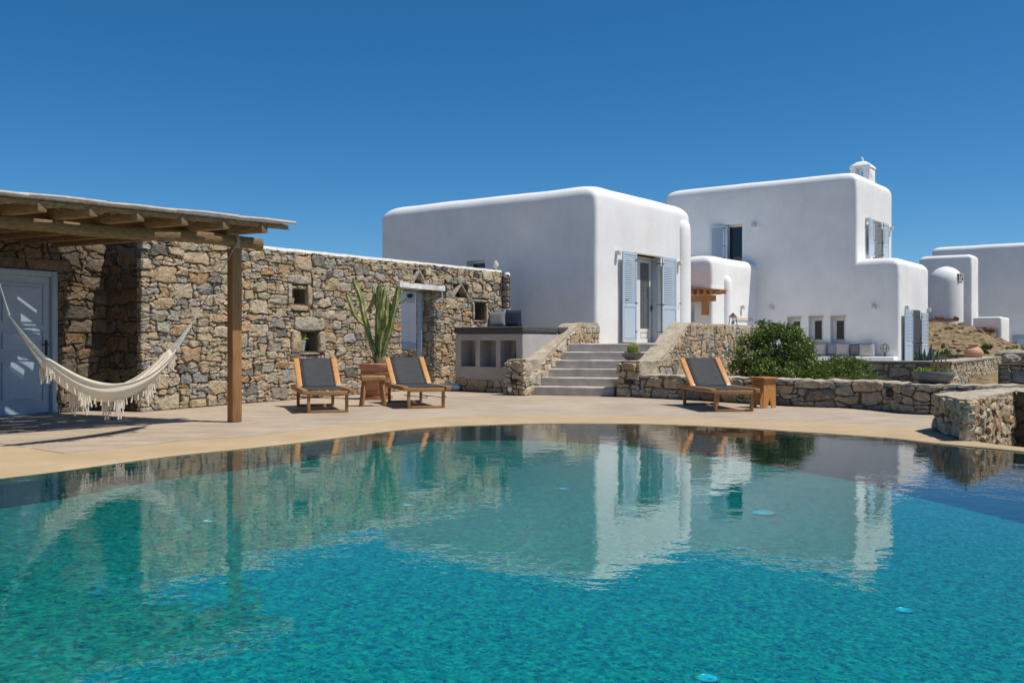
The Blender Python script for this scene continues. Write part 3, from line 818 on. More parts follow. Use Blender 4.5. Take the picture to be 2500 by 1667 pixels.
# --- house wall with the blue door under the pergola
Bc = Vector((-6.88, 16.28)); bd = Vector((-.47, -.883)).normalized()
hw = empty('stone_house', (Bc.x, Bc.y, 0), 'rubble stone house wall in the shade of the pergola around the grey blue door', 'house')
fB = Fr(Bc, bd, n=(.883, -.47))
LB = 7.5; hz = 2.80
bt0, bt1 = fB.t(140) , fB.t(140) + 1.22; bz = zat(664, fB.Y(fB.t(140)))
mb = MB(); mb.fbox(fB, -.12, bt0, -.02, hz, -.5, -.038); mb.fbox(fB, bt0, bt1, bz, hz, -.5, -.038); mb.fbox(fB, bt1, LB, -.02, hz, -.5, -.038); mb.build('mortar', M['mortar'], hw)
st = rubble(fB, -.06, LB, 0, hz, .115, .078, [(bt0, bt1, -1, bz + .16)], seed=5, gap=.009)
st = [s for s in st]
st.append(slab_stone(fB, bt0 - .25, bt0 + .55, bz + .01, bz + .2, .55, seed=3)); st.append(slab_stone(fB, bt0 + .56, bt1 + .2, bz + .01, bz + .19, .2, seed=5))
rd = (Bc - W1O); fRt = Fr(W1O, rd, n=(-W1d.x, -W1d.y))
mb = MB(); mb.fbox(fRt, .03, rd.length + .4, -.02, 2.86, -.085, -.03); mb.build('mortar', M['mortar'], hw)
st += rubble(fRt, 0.0, rd.length + .02, 0, 2.88, .11, .078, seed=6, gap=.009)
st = [s for s in st if s[0][0][1] > 11.2 or True]
emit_stones(st, hw, M['stone_brown_shade'], 290)
# door
dr = MB(); dr.fbox(fB, bt0 + .005, bt0 + .10, 0, bz, -.16, .02); dr.fbox(fB, bt1 - .10, bt1 - .005, 0, bz, -.16, .02); dr.fbox(fB, bt0 + .105, bt1 - .105, bz - .09, bz, -.16, .02)
door = dr.build('door', M['door_blue'], hw, bevel=.006)
a, b = bt0 + .105, bt1 - .105
mb = MB(); mb.fbox(fB, a, b, .02, bz - .095, -.10, -.045); mb.build('door_leaf', M['door_blue'], door)
zt = bz - .1
for (z0, z1) in ((zt - .13 - .62, zt - .13), (zt - 1.18, zt - .85), (.22, zt - 1.3)):
    mb = MB(); mb.fbox(fB, a + .13, b - .15, z0, z1, -.047, -.04)
    mb.fbox(fB, a + .17, b - .19, z0 + .04, z1 - .04, -.041, -.018)
    for (q0, q1, y0, y1) in ((a + .12, b - .14, z1, z1 + .018), (a + .12, b - .14, z0 - .018, z0), (a + .112, a + .13, z0 - .018, z1 + .018), (b - .15, b - .132, z0 - .018, z1 + .018)):
        mb.fbox(fB, q0, q1, y0, y1, -.048, -.022)
    mb.build('panel', M['door_blue'], door)
mb = MB(); mb.fbox(fB, a + .045, a + .085, .92, 1.17, -.045, -.032); mb.bar(fB.P(a + .065, 1.1, -.03), fB.P(a + .065, 1.1, .02), .018, .018); mb.bar(fB.P(a + .06, 1.1, .018), fB.P(a + .18, 1.1, .018), .018, .02); mb.build('handle', M['black'], door)

# --- white house seen through the doorway, with its low stone base
fG = Fr((-3.6, 30.2), (.93, -.37), n=(-.37, -.93))
gh = empty('white_house', (-3.6, 30.2, 0), 'white house wall with blue trim seen through the stone doorway', 'house')
plaster_block('wall', fG, -2.5, 3.2, 3, -.1, 2.75, R=.2, parent=gh, amp=.006)
mb = MB(); ta, tb = fG.t(972), fG.t(1040); mb.fbox(fG, ta, tb, fG.z(1000, 852), fG.z(1000, 838), .0, .07); mb.build('trim', M['blue'], gh)
mb = MB(); mb.fbox(fG, fG.t(994), fG.t(1026), fG.z(1005, 740), fG.z(1005, 716), .0, .05); mb.build('trim', M['blue'], gh)
mb = MB(); mb.fbox(fG, fG.t(1000), fG.t(1008), fG.z(1005, 727), fG.z(1005, 718), .05, .2); mb.build('wall_lamp', M['black'], gh)
fG2 = Fr((-3.25, 27.5), (.93, -.37), n=(-.37, -.93))
lw2 = empty('low_wall', (-3.25, 27.5, 0), 'low dark stone wall seen through the doorway below the white house', 'wall')
hg = fG2.z(1000, 853)
mb = MB(); mb.fbox(fG2, -1.4, 1.6, -.1, hg, -.3, -.02); mb.build('mortar', M['mortar'], lw2)
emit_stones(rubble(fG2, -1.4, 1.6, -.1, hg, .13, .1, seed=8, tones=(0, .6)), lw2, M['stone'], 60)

# ================================================================== STAIRS, CHEEKS, PIERS
sdv = Vector((.88, -.475)).normalized(); sdep = Vector((.475, .88)).normalized()
NSn = (-sdep.x, -sdep.y)
S0 = Vector((.27, 20.36))                    # right front corner of the left pier
R0 = Vector((2.64, 19.75)); RL = Vector((2.18, 20.0))
stair0 = S0 + sdep * .36
fS = Fr(stair0, (.955, -.297), n=(-.297, -.955))
stairs = empty('staircase', (stair0.x + .8, stair0.y, 0), 'six grey cement steps rising between two rubble stone cheek walls to the white house', 'stairs')
riser, tread, SW = .183, .36, 2.0
TZ = riser * 6
for k in range(6):
    mb = MB(); off = -k * tread
    if k < 5: mb.fbox(fS, -.02, (1.78 if k == 0 else 2.25), k * riser + .001, (k + 1) * riser, off - tread - .04, off)
    else: mb.fbox(fS, -.02, 2.45, k * riser + .001, TZ, off - 1.3, off)
    o = mb.build('step', M['step'], stairs, bevel=.022, seg=3); roughen(o, .010, 2.5, maxlen=.35); o.data.shade_smooth(); o.data.set_sharp_from_angle(angle=radians(60))
# terrace behind the stairs (landing)
tl = [stair0 + sdep * (5 * tread + .95) + sdv * -.0, stair0 + sdep * (5 * tread + .95) + sdv * 2.0, R0 + sdep * 9.8 - sdv * .25, Vector((8.6, 33)), Vector((-1.5, 33.0)), Vector((1.9, 24.2))]
mb = MB(); mb.prism(tl, -.3, TZ - .004); struct(mb.build('terrace', M['deck']))

def wall_poly_core(fr, prof, o0, o1, name, mat, parent, rough=.012):
    """side-profile polygon (t,z list, counter-clockwise) extruded across the wall"""
    mb = MB(); n = len(prof)
    tri = tessellate_polygon([[Vector((t, z, 0)) for t, z in prof]])
    vs = [fr.P(t, z, o0) for t, z in prof] + [fr.P(t, z, o1) for t, z in prof]
    mb.add(vs, [(i, (i + 1) % n, n + (i + 1) % n, n + i) for i in range(n)] + list(tri) + [tuple(n + i for i in q) for q in tri])
    o = mb.build(name, mat, parent); roughen(o, rough, 4, maxlen=.25); return o

# left cheek: inner (lit) face looks right
fLC = Fr(S0, sdep, n=(sdv.x, sdv.y))
lc = empty('stone_cheek_wall', (S0.x, S0.y, 0), 'pale mortared stone wall sloping up the left side of the steps with a square end pier', 'wall')
profL = [(.06, -.02), (4.0, -.02), (4.0, 1.6), (3.0, 1.6), (2.8, 1.56), (.95, .80), (.75, .76), (.06, .76)]
wall_poly_core(fLC, profL, -.47, -.02, 'mortar', M['mortar_pale'], lc, .035)
hpl = [(-(1.6 - .76), (2.85 - .9), -(1.6 - .76) * .9 + (2.85 - .9) * .70)]
st = rubble(fLC, 0.0, 4.0, 0, 1.56, .11, .085, [(0, .95, .74, 2), (1.0, 4.0, -1, .18)], hp=hpl, seed=31, proud=.02, gap=.016)
fLF = Fr(S0, (-sdv.x, -sdv.y), n=NSn)
stf = rubble(fLF, 0, .52, 0, .74, .1, .085, [(.16, .32, .26, .36)], seed=32, proud=.035, sizes=[(3, 2, .3), (2, 2, .25), (3, 3, .15), (2, 1, .1)])
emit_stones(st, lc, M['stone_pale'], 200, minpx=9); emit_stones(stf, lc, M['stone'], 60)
# right cheek + tall retaining wall
fRC = Fr(R0, sdep, n=(sdv.x, sdv.y))
rc_ = empty('retaining_wall', (R0.x, R0.y, 0), 'tall sunlit stone retaining wall rising from the right stair pier and running back behind the bush', 'wall')
profR = [(.06, -.02), (10, -.02), (10, 1.6), (3.5, 1.6), (3.25, 1.55), (1.3, .76), (1.1, .73), (.06, .73)]
wall_poly_core(fRC, profR, -.50, -.02, 'mortar', M['mortar_pale'], rc_, .03)
hpr = [(-(1.6 - .74), (3.3 - 1.25), -(1.6 - .74) * 1.25 + (3.3 - 1.25) * .68)]
st = rubble(fRC, 0, 10, .0, 1.57, .10, .085, [(0, 1.25, .70, 2)], hp=hpr, seed=33, gap=.012)
emit_stones(st, rc_, M['stone'], 240)
fRF = Fr(R0, (-sdv.x, -sdv.y), n=NSn)
st = rubble(fRF, 0, .53, 0, .72, .1, .085, [(.14, .30, .26, .36)], seed=38, proud=.035, sizes=[(3, 2, .3), (2, 2, .25), (3, 3, .15), (2, 1, .1)])
emit_stones(st, rc_, M['stone'], 60)
# black recessed step lights in the two piers
for fr_, lab in ((fLF, 'black step light let into the left stair pier'), (fRF, 'black step light let into the right stair pier below the cactus bowl')):
    b0 = empty('step_light', tuple(fr_.P(.24, .31, 0)), lab, 'outdoor light', 'step lights in the stone walls')
    mb = MB(); mb.fbox(fr_, .165, .315, .27, .345, -.05, .035); mb.build('housing', M['black'], b0, bevel=.006)
    mb = MB(); mb.fbox(fr_, .175, .305, .278, .30, .036, .04); mb.build('lens', M['glass'], b0)
# round socket on the left pier
so = empty('wall_socket', tuple(fLF.P(.34, .12, .03)), 'round white electric socket low on the left stair pier', 'socket')
mb = MB(); mb.tube([fLF.P(.34, .13, .0), fLF.P(.34, .13, .05)], .05, 16); mb.build('cover', M['whitepaint'], so, smooth=40)
mb = MB(); mb.tube([fLF.P(.29, .10, .03), fLF.P(.26, .08, .05), fLF.P(.24, .02, .06), fLF.P(.3, .012, .1)], .008, 6); mb.build('cable', M['black'], so, smooth=60)

# --- low retaining wall, bent along the deck
path_pts = [Vector(p) for p in ((2.64, 19.75), (3.34, 19.08), (4.1, 18.25), (4.79, 17.35), (5.35, 16.85), (5.95, 16.55), (6.22, 15.95), (6.45, 15.2), (7.2, 14.95), (8.2, 14.75), (10.2, 14.6))]
sm = []
for i in range(len(path_pts) - 1):
    p0 = path_pts[max(0, i - 1)]; p1, p2 = path_pts[i], path_pts[i + 1]; p3 = path_pts[min(len(path_pts) - 1, i + 2)]
    for k in range(5):
        t = k / 5; sm.append(.5 * ((2 * p1) + (-p0 + p2) * t + (2 * p0 - 5 * p1 + 4 * p2 - p3) * t * t + (-p0 + 3 * p1 - 3 * p2 + p3) * t ** 3))
sm.append(path_pts[-1])
cum = [0]
for a, b in zip(sm, sm[1:]): cum.append(cum[-1] + (b - a).length)
def wpath(t):
    t = max(0, min(cum[-1] - 1e-4, t))
    for i in range(len(cum) - 1):
        if cum[i] <= t <= cum[i + 1]:
            f = (t - cum[i]) / (cum[i + 1] - cum[i]); p = sm[i].lerp(sm[i + 1], f)
            d0 = (sm[min(i + 2, len(sm) - 1)] - sm[max(0, i - 1)]).normalized(); return p, Vector((d0.y, -d0.x)) * (1 if Vector((d0.y, -d0.x)).dot(-p) > 0 else -1)
    return sm[-1], Vector((0, -1))
lowz = .47
lw = empty('low_stone_wall', (path_pts[3].x, path_pts[3].y, 0), 'knee high dry stone wall curving along the back of the deck from the stairs to the right', 'wall')
mb = MB(); NW = 90
for k in range(NW):
    a, b = cum[-1] * k / NW, cum[-1] * (k + 1) / NW
    (pa, na), (pb, nb) = wpath(a), wpath(b)
    za = lowz - .02; vs = []
    for z in (-.02, za):
        for wd in (-.42, -.03): vs += [(pa.x + na.x * wd, pa.y + na.y * wd, z), (pb.x + nb.x * wd, pb.y + nb.y * wd, z)]
    mb.hexa(vs)
mb.build('mortar', M['mortar'], lw)
st = rubble(None, 0.02, cum[-1], 0, lowz - .015, .13, .078, seed=41, sizes=[(4, 3, .2), (3, 3, .16), (4, 2, .24), (3, 2, .2), (5, 3, .1)], path=wpath, gap=.008, proud=.032, holes=[(5.35, 5.55, .25, .36)])
for s_ in range(len(st)):
    W, fs, ar, tn, D = st[s_]; st[s_] = (W, fs, ar, tn * .8, D)
emit_stones(st, lw, M['stone'], 290)
mb = MB(); NW = 200
for k in range(NW):
    a, b = cum[-1] * k / NW, cum[-1] * (k + 1) / NW
    (pa, na), (pb, nb) = wpath(a), wpath(b)
    oa = .015 + .05 * noise.noise(Vector((a * 3.7, 1, 0))); ob = .015 + .05 * noise.noise(Vector((b * 3.7, 1, 0)))
    za = lowz - .004 + .028 * noise.noise(Vector((a * 4.3, 4, 0))); zb2 = lowz - .004 + .028 * noise.noise(Vector((b * 4.3, 4, 0)))
    mb.hexa([(pa.x + na.x * -.46, pa.y + na.y * -.46, za - .03), (pb.x + nb.x * -.46, pb.y + nb.y * -.46, zb2 - .03), (pa.x + na.x * oa, pa.y + na.y * oa, za - .035), (pb.x + nb.x * ob, pb.y + nb.y * ob, zb2 - .035),
             (pa.x + na.x * -.46, pa.y + na.y * -.46, za + .01), (pb.x + nb.x * -.46, pb.y + nb.y * -.46, zb2 + .01), (pa.x + na.x * oa * .6, pa.y + na.y * oa * .6, za), (pb.x + nb.x * ob * .6, pb.y + nb.y * ob * .6, zb2)])
roughen(mb.build('coping', M['coping'], lw), .016, 9)
b0p, b0n = wpath(5.45)
bl = empty('step_light', (b0p.x, b0p.y, .3), 'black step light half way along the low stone wall', 'outdoor light', 'step lights in the stone walls')
fbl = Fr(b0p, (b0n.y, -b0n.x), n=b0n); mb = MB(); mb.fbox(fbl, -.09, .09, .26, .35, -.06, .03); mb.build('housing', M['black'], bl, bevel=.006)
# planting bed behind the low wall
bed = [wpath(cum[-1] * i / 24)[0] + wpath(cum[-1] * i / 24)[1] * -.44 for i in range(25)]
back = [Vector((14, 20)), Vector((13, 24.5)), Vector((7.5, 27.3)), R0 + sdep * 9.8 + sdv * .01, R0 + sdv * .02 + sdep * .4]
mb = MB(); mb.prism(bed + back, -1.3, -.006); struct(mb.build('planting_bed', M['soil']))

# --- block pier at the pool's right end
pb = empty('stone_block_wall', (5.28, 11.12, 0), 'thick knee high stone block wall at the right end of the pool deck', 'wall')
A, B_, C_, D_, E_ = Vector((5.28, 11.12)), Vector((5.46, 12.35)), Vector((6.1, 13.0)), Vector((7.2, 14.0)), Vector((6.8, 13.0))
G_ = Vector((7.6, 12.1)); H2 = Vector((8.4, 13.2))
body = [A, E_, G_, H2, D_, C_, B_]
def inset(poly, d=.03):
    c = sum(poly, Vector((0, 0))) / len(poly); return [p + (c - p).normalized() * d for p in poly]
mb = MB(); mb.prism(inset(body, .06), -.7, .45); mb.build('mortar', M['mortar'], pb)
fA = Fr(B_, A - B_, n=(-(A - B_).normalized().y * -1, 0)); 
def face(p, q):
    d = (q - p).normalized(); n = Vector((d.y, -d.x)); c = (p + q) / 2; cen = Vector((6.4, 12.8))
    if n.dot(c - cen) < 0: n = -n
    return Fr(p, d, n=n), (q - p).length
stt = []
for i, (p, q, z0, big_) in enumerate(((B_, A, 0, 1), (A, E_, -.5, 1), (E_, G_, -.6, 1), (C_, B_, 0, 1))):
    ff, L = face(p, q); stt += rubble(ff, -.02, L + .02, z0, .455, .105, .088, seed=51 + i, tones=((.1, .8) if i != 1 else (.42, 1)), sizes=[(3, 3, .25), (3, 2, .25), (2, 2, .2), (4, 2, .1), (4, 3, .1)], gap=.012, proud=.05)  # shade put into the stone tones: darker range on all but the sunlit face
emit_stones(stt, pb, M['stone'], 240)
mb = MB()
outl = []
m_ = len(body)
for i in range(m_):
    p, q = body[i], body[(i + 1) % m_]
    k_ = max(2, int((q - p).length / .12))
    for k in range(k_):
        r = p.lerp(q, k / k_); cdir = (r - Vector((6.5, 12.7))).normalized()
        outl.append(r + cdir * (.03 + .035 * noise.noise(Vector((r.x * 4, r.y * 4, 0)))))
mb.prism(outl, lambda p: .44, lambda p: .475 + .012 * noise.noise(Vector((p.x * 5, p.y * 5, 0)))); roughen(mb.build('coping', M['coping'], pb), .014, 7, maxlen=.16)

# --- garden wall beyond the bed: shaded front, long sunlit side
gw = empty('garden_wall', (10.95, 24, 0), 'rubble garden wall in front of the two storey house with a long sunlit side behind the bowl', 'wall')
K0 = Vector((10.98, 24.0))
z2 = .65
fK1 = Fr(K0, (-.88, .47), n=(-.47, -.88)); fK2 = Fr(K0, (.55, .835), n=(.835, -.55))
poly = [K0, K0 + fK1.d * 5.3, K0 + fK1.d * 5.3 - fK1.n * .45, K0 + fK1.d * .5 - fK1.n * .5, K0 + fK2.d * 10 - fK2.n * .45, K0 + fK2.d * 10]
mb = MB(); mb.prism([p for p in poly], -.2, z2 - .03); mb.build('mortar', M['mortar'], gw)
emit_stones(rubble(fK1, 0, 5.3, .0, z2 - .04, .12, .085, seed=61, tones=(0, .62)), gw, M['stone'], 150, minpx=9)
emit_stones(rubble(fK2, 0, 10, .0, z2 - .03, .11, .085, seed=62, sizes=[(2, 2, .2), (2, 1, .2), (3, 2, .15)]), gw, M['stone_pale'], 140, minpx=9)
out2 = [K0 + fK1.n * .04 + fK2.n * .04, K0 + fK1.d * 5.3 + fK1.n * .04, K0 + fK1.d * 5.3 - fK1.n * .5, K0 + fK1.d * .55 - fK1.n * .55, K0 + fK2.d * 10 - fK2.n * .5, K0 + fK2.d * 10 + fK2.n * .04]
mb = MB(); mb.prism(out2, z2 - .045, z2); mb.build('coping', M['coping'], gw)
# small wall to the right of it
Q0 = Vector((9.35, 18.5)); Q0 = Vector(((2441 - CX) / F * 24.5, 24.5)); fQ = Fr(Q0, (.93, -.36), n=(-.36, -.93))
sw = empty('garden_wall', (Q0.x, Q0.y, 0), 'short shaded stone wall at the right edge beyond the low wall', 'wall')
hq = zat(889, 24.5)
mb = MB(); mb.fbox(fQ, 0, 4, -.2, hq - .03, -.4, -.02); mb.fbox(fQ, -.02, 4.02, hq - .03, hq, -.42, .02); mb.build('mortar', M['mortar'], sw)
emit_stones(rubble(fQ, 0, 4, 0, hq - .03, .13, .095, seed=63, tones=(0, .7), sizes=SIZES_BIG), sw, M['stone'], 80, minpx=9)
# low wall behind the agave
fU = Fr(((2270 - CX) / F * 33, 33.0), (.9, -.2), n=(-.2, -.9)); tu = fU.t(2362)
uw = empty('garden_wall', tuple(fU.P(0, 0)), 'thin far stone wall between the agave and the terracotta jar', 'wall')
hu = zat(866, 33)
mb = MB(); mb.fbox(fU, 0, tu, 0, hu - .03, -.3, -.02); mb.fbox(fU, 0, tu, hu - .03, hu, -.32, .02); mb.build('mortar', M['mortar'], uw)
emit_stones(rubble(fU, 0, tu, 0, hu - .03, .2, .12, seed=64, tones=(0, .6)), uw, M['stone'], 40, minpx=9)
# ================================================================== WHITE HOUSES
U = Vector((.594, .804)).normalized(); VL = Vector((-.804, .594)).normalized(); NR = Vector((.804, -.594)); NL = Vector((-.594, -.804))

def shutter(fr, t_in, t_out, z0, z1, parent, o=.05, swing=0.0, detail=True, mat=None, panel=True, nsl=None, th=.035, rail=.07):
    """louvred shutter lying open beside the opening; hinge at t_in, free edge at t_out, swung off the wall by `swing` metres"""
    mat = mat or M['blue']
    L = abs(t_out - t_in); a = math.asin(min(.9, swing / L)) if swing else 0
    d = (fr.d * (1 if t_out > t_in else -1)); d2 = (d * cos(a) + fr.n * sin(a)).normalized(); n2 = (fr.n * cos(a) - d * sin(a)).normalized()
    f = Fr(fr.P(t_in, 0, o), d2, n=n2)
    mb = MB(); zm = z0 + (z1 - z0) * .42 if panel else z0 + rail
    mb.fbox(f, 0, rail, z0, z1, -th, 0); mb.fbox(f, L - rail, L, z0, z1, -th, 0)
    mb.fbox(f, rail, L - rail, z1 - rail * 1.2, z1, -th, -.0015); mb.fbox(f, rail, L - rail, z0, z0 + rail * 1.3, -th, -.0015)
    if panel:
        mb.fbox(f, rail, L - rail, zm - rail * 1.1, zm, -th, -.0015)
        mb.fbox(f, rail + .002, L - rail - .002, z0 + rail * 1.3 + .002, zm - rail * 1.1 - .002, -th + .005, -.014)
        mb.fbox(f, rail + .02, L - rail - .02, z0 + rail * 1.3 + .02, zm - rail * 1.1 - .02, -.014, -.006)
    sh = mb.build('shutter', mat, parent)
    za, zb_ = zm, z1 - rail * 1.2
    nsl = nsl or max(6, int((zb_ - za) / .052)); st = MB()
    for i in range(nsl):
        zc = za + (zb_ - za) * (i + .5) / nsl; hgt = (zb_ - za) / nsl
        s = st if not detail else MB()
        s.hexa([f.P(rail, zc - hgt * .42, -.026), f.P(L - rail, zc - hgt * .42, -.026), f.P(rail, zc - hgt * .55, -.004), f.P(L - rail, zc - hgt * .55, -.004),
                f.P(rail, zc + hgt * .42, -.032), f.P(L - rail, zc + hgt * .42, -.032), f.P(rail, zc - hgt * .38, -.002), f.P(L - rail, zc - hgt * .38, -.002)])
        if detail: s.build('slat', mat, sh)
    if not detail: q = st.build('slats', mat, sh); q['kind'] = 'stuff'
    hg = MB()
    for zz in (z0 + (z1 - z0) * .12, z0 + (z1 - z0) * .44, z1 - (z1 - z0) * .08):
        hg.bar(fr.P(t_in + (t_in - t_out) / L * .03, zz, -.06), fr.P(t_in + (t_in - t_out) / L * .03, zz, o), .022, .018); hg.bar(fr.P(t_in + (t_in - t_out) / L * .03, zz, o), f.P(.09, zz, .006), .022, .018)
    hg.build('hinge', M['black'], sh)
    return sh, f, L

def lamp_on(fr, t, z, parent, s=.12, pr=.13):
    mb = MB(); mb.fbox(fr, t - s / 2, t + s / 2, z - s / 2, z + s / 2, .0, pr); return mb.build('wall_lamp', M['grey_white'], parent, bevel=.01)
M['grey_white'] = simple('off_white_lamp_box', (0.60, 0.59, 0.57), 0.6, var=0.04, bs=0)

# ---------------- middle house (one storey, above the stairs)
C1 = Vector((2.277, 26.0)); fr1 = Fr(C1, U, n=NR); fl1 = Fr(C1, VL, n=NL)
h1 = empty('white_house', (C1.x, C1.y, 0), 'one storey white house with rounded roof edge and open blue door shutters above the steps', 'house')
T1R, T1L = fr1.t(1685), fl1.t(929)
top1 = zat(447, 26.0)
# frame for the block: along = VL (left), depth = U
w1 = plaster_block('wall', fl1, 0, T1L, T1R, 0.0, top1, R=.37, rc=.13, parent=h1)
d0, d1 = fr1.t(1549), fr1.t(1613); dzt = fr1.z(1560, 621)
wl_t0, wl_t1 = fl1.t(1184), fl1.t(1139); wz0, wz1 = fl1.z(1160, 668), fl1.z(1160, 636)
carve(w1, [MB().fbox(fr1, d0, d1, TZ + .005, dzt, -.42, .3), MB().fbox(fl1, wl_t0, wl_t1, wz0, wz1, -.3, .3)])
mb = MB(); mb.fbox(fr1, d0 - .03, d1 + .03, dzt - .0, dzt + .05, -.3, .03); mb.build('door_head', M['trim'], h1)
mb = MB(); mb.fbox(fl1, wl_t0, wl_t1, wz0, wz1, -.28, -.24); wf = mb.build('window', M['whitepaint'], h1)
mb = MB(); mb.fbox(fl1, wl_t0 + .07, wl_t1 - .07, wz0 + .07, wz1 - .07, -.24, -.235); mb.build('pane', M['glass'], wf)
# door leaf in the back of the reveal, second leaf standing open against the far jamb
zb1 = TZ + .02; fo = -.30; Ob = fr1.P(0, 0, fo)
def tb(px): return onx(Ob, fr1.d, px)
a, b = tb(1553), tb(1590); zt = dzt - .09; zp = fr1.z(1575, 806)
mb = MB(); mb.fbox(fr1, d0 + .003, a - .004, zb1, dzt - .005, fo - .06, fo + .03); mb.fbox(fr1, a, d1 - .004, zt + .01, dzt - .005, fo - .06, fo + .03)
dfr = mb.build('door', M['whitepaint'], h1)
g0, g1 = tb(1562.5), tb(1584.5)
mb = MB()
mb.fbox(fr1, a, g0, zb1, zt, fo - .04, fo + .01); mb.fbox(fr1, g1, b, zb1, zt, fo - .04, fo + .01)
mb.fbox(fr1, g0, g1, zt - .09, zt, fo - .04, fo + .008); mb.fbox(fr1, g0, g1, zp - .05, zp + .05, fo - .04, fo + .008); mb.fbox(fr1, g0, g1, zb1, zb1 + .12, fo - .04, fo + .008)
mb.fbox(fr1, g0 + .002, g1 - .002, zb1 + .12, zp - .05, fo - .04, fo - .012); mb.fbox(fr1, g0 + .05, g1 - .05, zb1 + .16, zp - .09, fo - .012, fo + .003)
mb.build('door_leaf', M['whitepaint'], dfr)
mb = MB(); mb.fbox(fr1, g0, g1, zp + .05, zt - .09, fo - .025, fo - .018); mb.build('pane', M['glass'], dfr)
mb = MB()
for i in range(7):
    tt = g0 + .10 + (g1 - g0 - .1) * i / 7; mb.tube([fr1.P(tt, zp + .06, fo - .012), fr1.P(tt + .01, zt - .1, fo - .012)], .022, 6)
mb.build('curtain', M['curtain'], dfr, smooth=60)
mb = MB(); mb.fbox(fr1, b - .07, b - .03, zb1 + .95, zb1 + 1.12, fo + .012, fo + .025); mb.bar(fr1.P(b - .05, zb1 + 1.05, fo + .03), fr1.P(b - .05, zb1 + 1.05, fo + .08), .02, .02); mb.bar(fr1.P(b - .05, zb1 + 1.05, fo + .075), fr1.P(b - .16, zb1 + 1.05, fo + .075), .02, .02); mb.build('handle', M['black'], dfr)
mb = MB(); mb.fbox(fr1, b + .01, b + .045, zb1, zt, fo + .02, fo + .19); mb.build('door_leaf', M['blue'], dfr, bevel=.004)
mb = MB(); mb.fbox(fr1, d0 + .08, d1 - .01, zb1, dzt - .01, -.405, -.395); mb.build('interior', M['dark'], dfr)
mb = MB(); mb.fbox(fr1, d0 + .005, d1 - .005, TZ, TZ + .02, -.41, .02); mb.build('sill', M['step'], dfr)
# shutters
shutter(fr1, fr1.t(1545), fr1.t(1511), TZ + .03, fr1.z(1530, 616), h1, o=.14)
shutter(fr1, fr1.t(1608), fr1.t(1642), TZ + .03, fr1.z(1635, 632), h1, o=.14)
lamp_on(fr1, fr1.t(1505), fr1.z(1505, 617), h1); lamp_on(fr1, fr1.t(1655), fr1.z(1655, 643), h1)
mb = MB(); mb.bar(fr1.P(fr1.t(1518), fr1.z(1518, 733), 0), fr1.P(fr1.t(1518), fr1.z(1518, 733), .2), .02, .02); mb.bar(fr1.P(fr1.t(1657), fr1.z(1657, 741), 0), fr1.P(fr1.t(1657), fr1.z(1657, 741), .1), .02, .02); mb.build('shutter_hook', M['black'], h1)
# half-round buttress rib near the far corner
mb = MB(); tr_ = fr1.t(1672); zr = fr1.z(1665, 535); pr_ = []
for i in range(13):
    w = pi * i / 12; pr_.append(w)
rows = []
for (z, s) in [(0.0, 1), (zr - .55, 1), (zr - .3, .93), (zr - .12, .7), (zr - .03, .4), (zr, .05)]:
    rows.append([fr1.P(tr_ + .36 * cos(w) * (1 if s > .6 else s + .3), z, -.04 + .17 * sin(w) * s) for w in pr_])
for r in rows: mb.v += [tuple(p) for p in r]
for k in range(len(rows) - 1):
    for j in range(12): mb.f.append((k * 13 + j, k * 13 + j + 1, (k + 1) * 13 + j + 1, (k + 1) * 13 + j))
mb.build('buttress', M['plaster'], h1, smooth=180)
# security camera and flood light on the wall end
for nm, px, py, lab in (('security_camera', 1238, 672, 'white round security camera on the far end of the stone wall'),):
    p = Vector(((1238 - CX) / F * 26.7, 26.7, zat(673, 26.7))); e = empty(nm, tuple(p), lab, 'camera')
    mb = MB(); mb.lathe((p.x, p.y, p.z - .07), [(.005, 0), (.05, .005), (.085, .04), (.09, .09), (.07, .14), (.01, .16)], 16); mb.build('housing', M['whitepaint'], e, smooth=60)
    mb = MB(); mb.tube([p + Vector((.02, -.07, 0)), p + Vector((.03, -.10, -.01))], .03, 12); mb.build('lens', M['black'], e)
    mb = MB(); mb.bar(p, fW.P(LW1 - .02, p.z + .02, -.02), .03, .03); mb.build('bracket', M['whitepaint'], e)
p = fW.P(fW.t(1222), w1top(12.4) + .02, -.15); e = empty('outdoor_lamp', tuple(p), 'cream outdoor lamp standing on top of the wall end', 'lamp')
mb = MB(); mb.lathe((p.x, p.y, p.z), [(.03, 0), (.03, .08), (.07, .1), (.085, .17), (.05, .22), (.06, .24), (.02, .27)], 14); mb.build('body', M['cream_trim'] if 'cream_trim' in M else M['trim'], e, smooth=50)
# spotlight on the stone wall right of the doorway
ts = fW.t(1085); zs = fW.z(1085, 688); e = empty('spotlight', tuple(fW.P(ts, zs, 0)), 'small black spotlight on the stone wall right of the doorway lintel', 'outdoor light')
mb = MB(); mb.bar(fW.P(ts, zs, 0), fW.P(ts, zs + .0, .1), .05, .05); mb.build('bracket', M['black'], e)
mb = MB(); q = fW.P(ts, zs, .13); mb.box(q, (.17, .06, .13), rz=.5, rx=-.5); mb.build('housing', M['black'], e, bevel=.01)

# return wall stones between the long wall's end and the house
rw = empty('stone_wall', tuple(fW.P(LW1, 0, 0)), 'narrow shaded stone return wall joining the tall garden wall to the white house', 'wall')
tE = fR.t(1243)
mb = MB(); mb.fbox(fR, .0, tE, 0, w1top(LW1) - .05, -.07, -.03); mb.build('mortar', M['mortar'], rw)
emit_stones(rubble(fR, .03, tE, 0, w1top(LW1) - .06, .12, .10, seed=71, tones=(0, .6), sizes=[(2, 2, .5), (2, 1, .1)]), rw, M['stone'], 60, minpx=9)

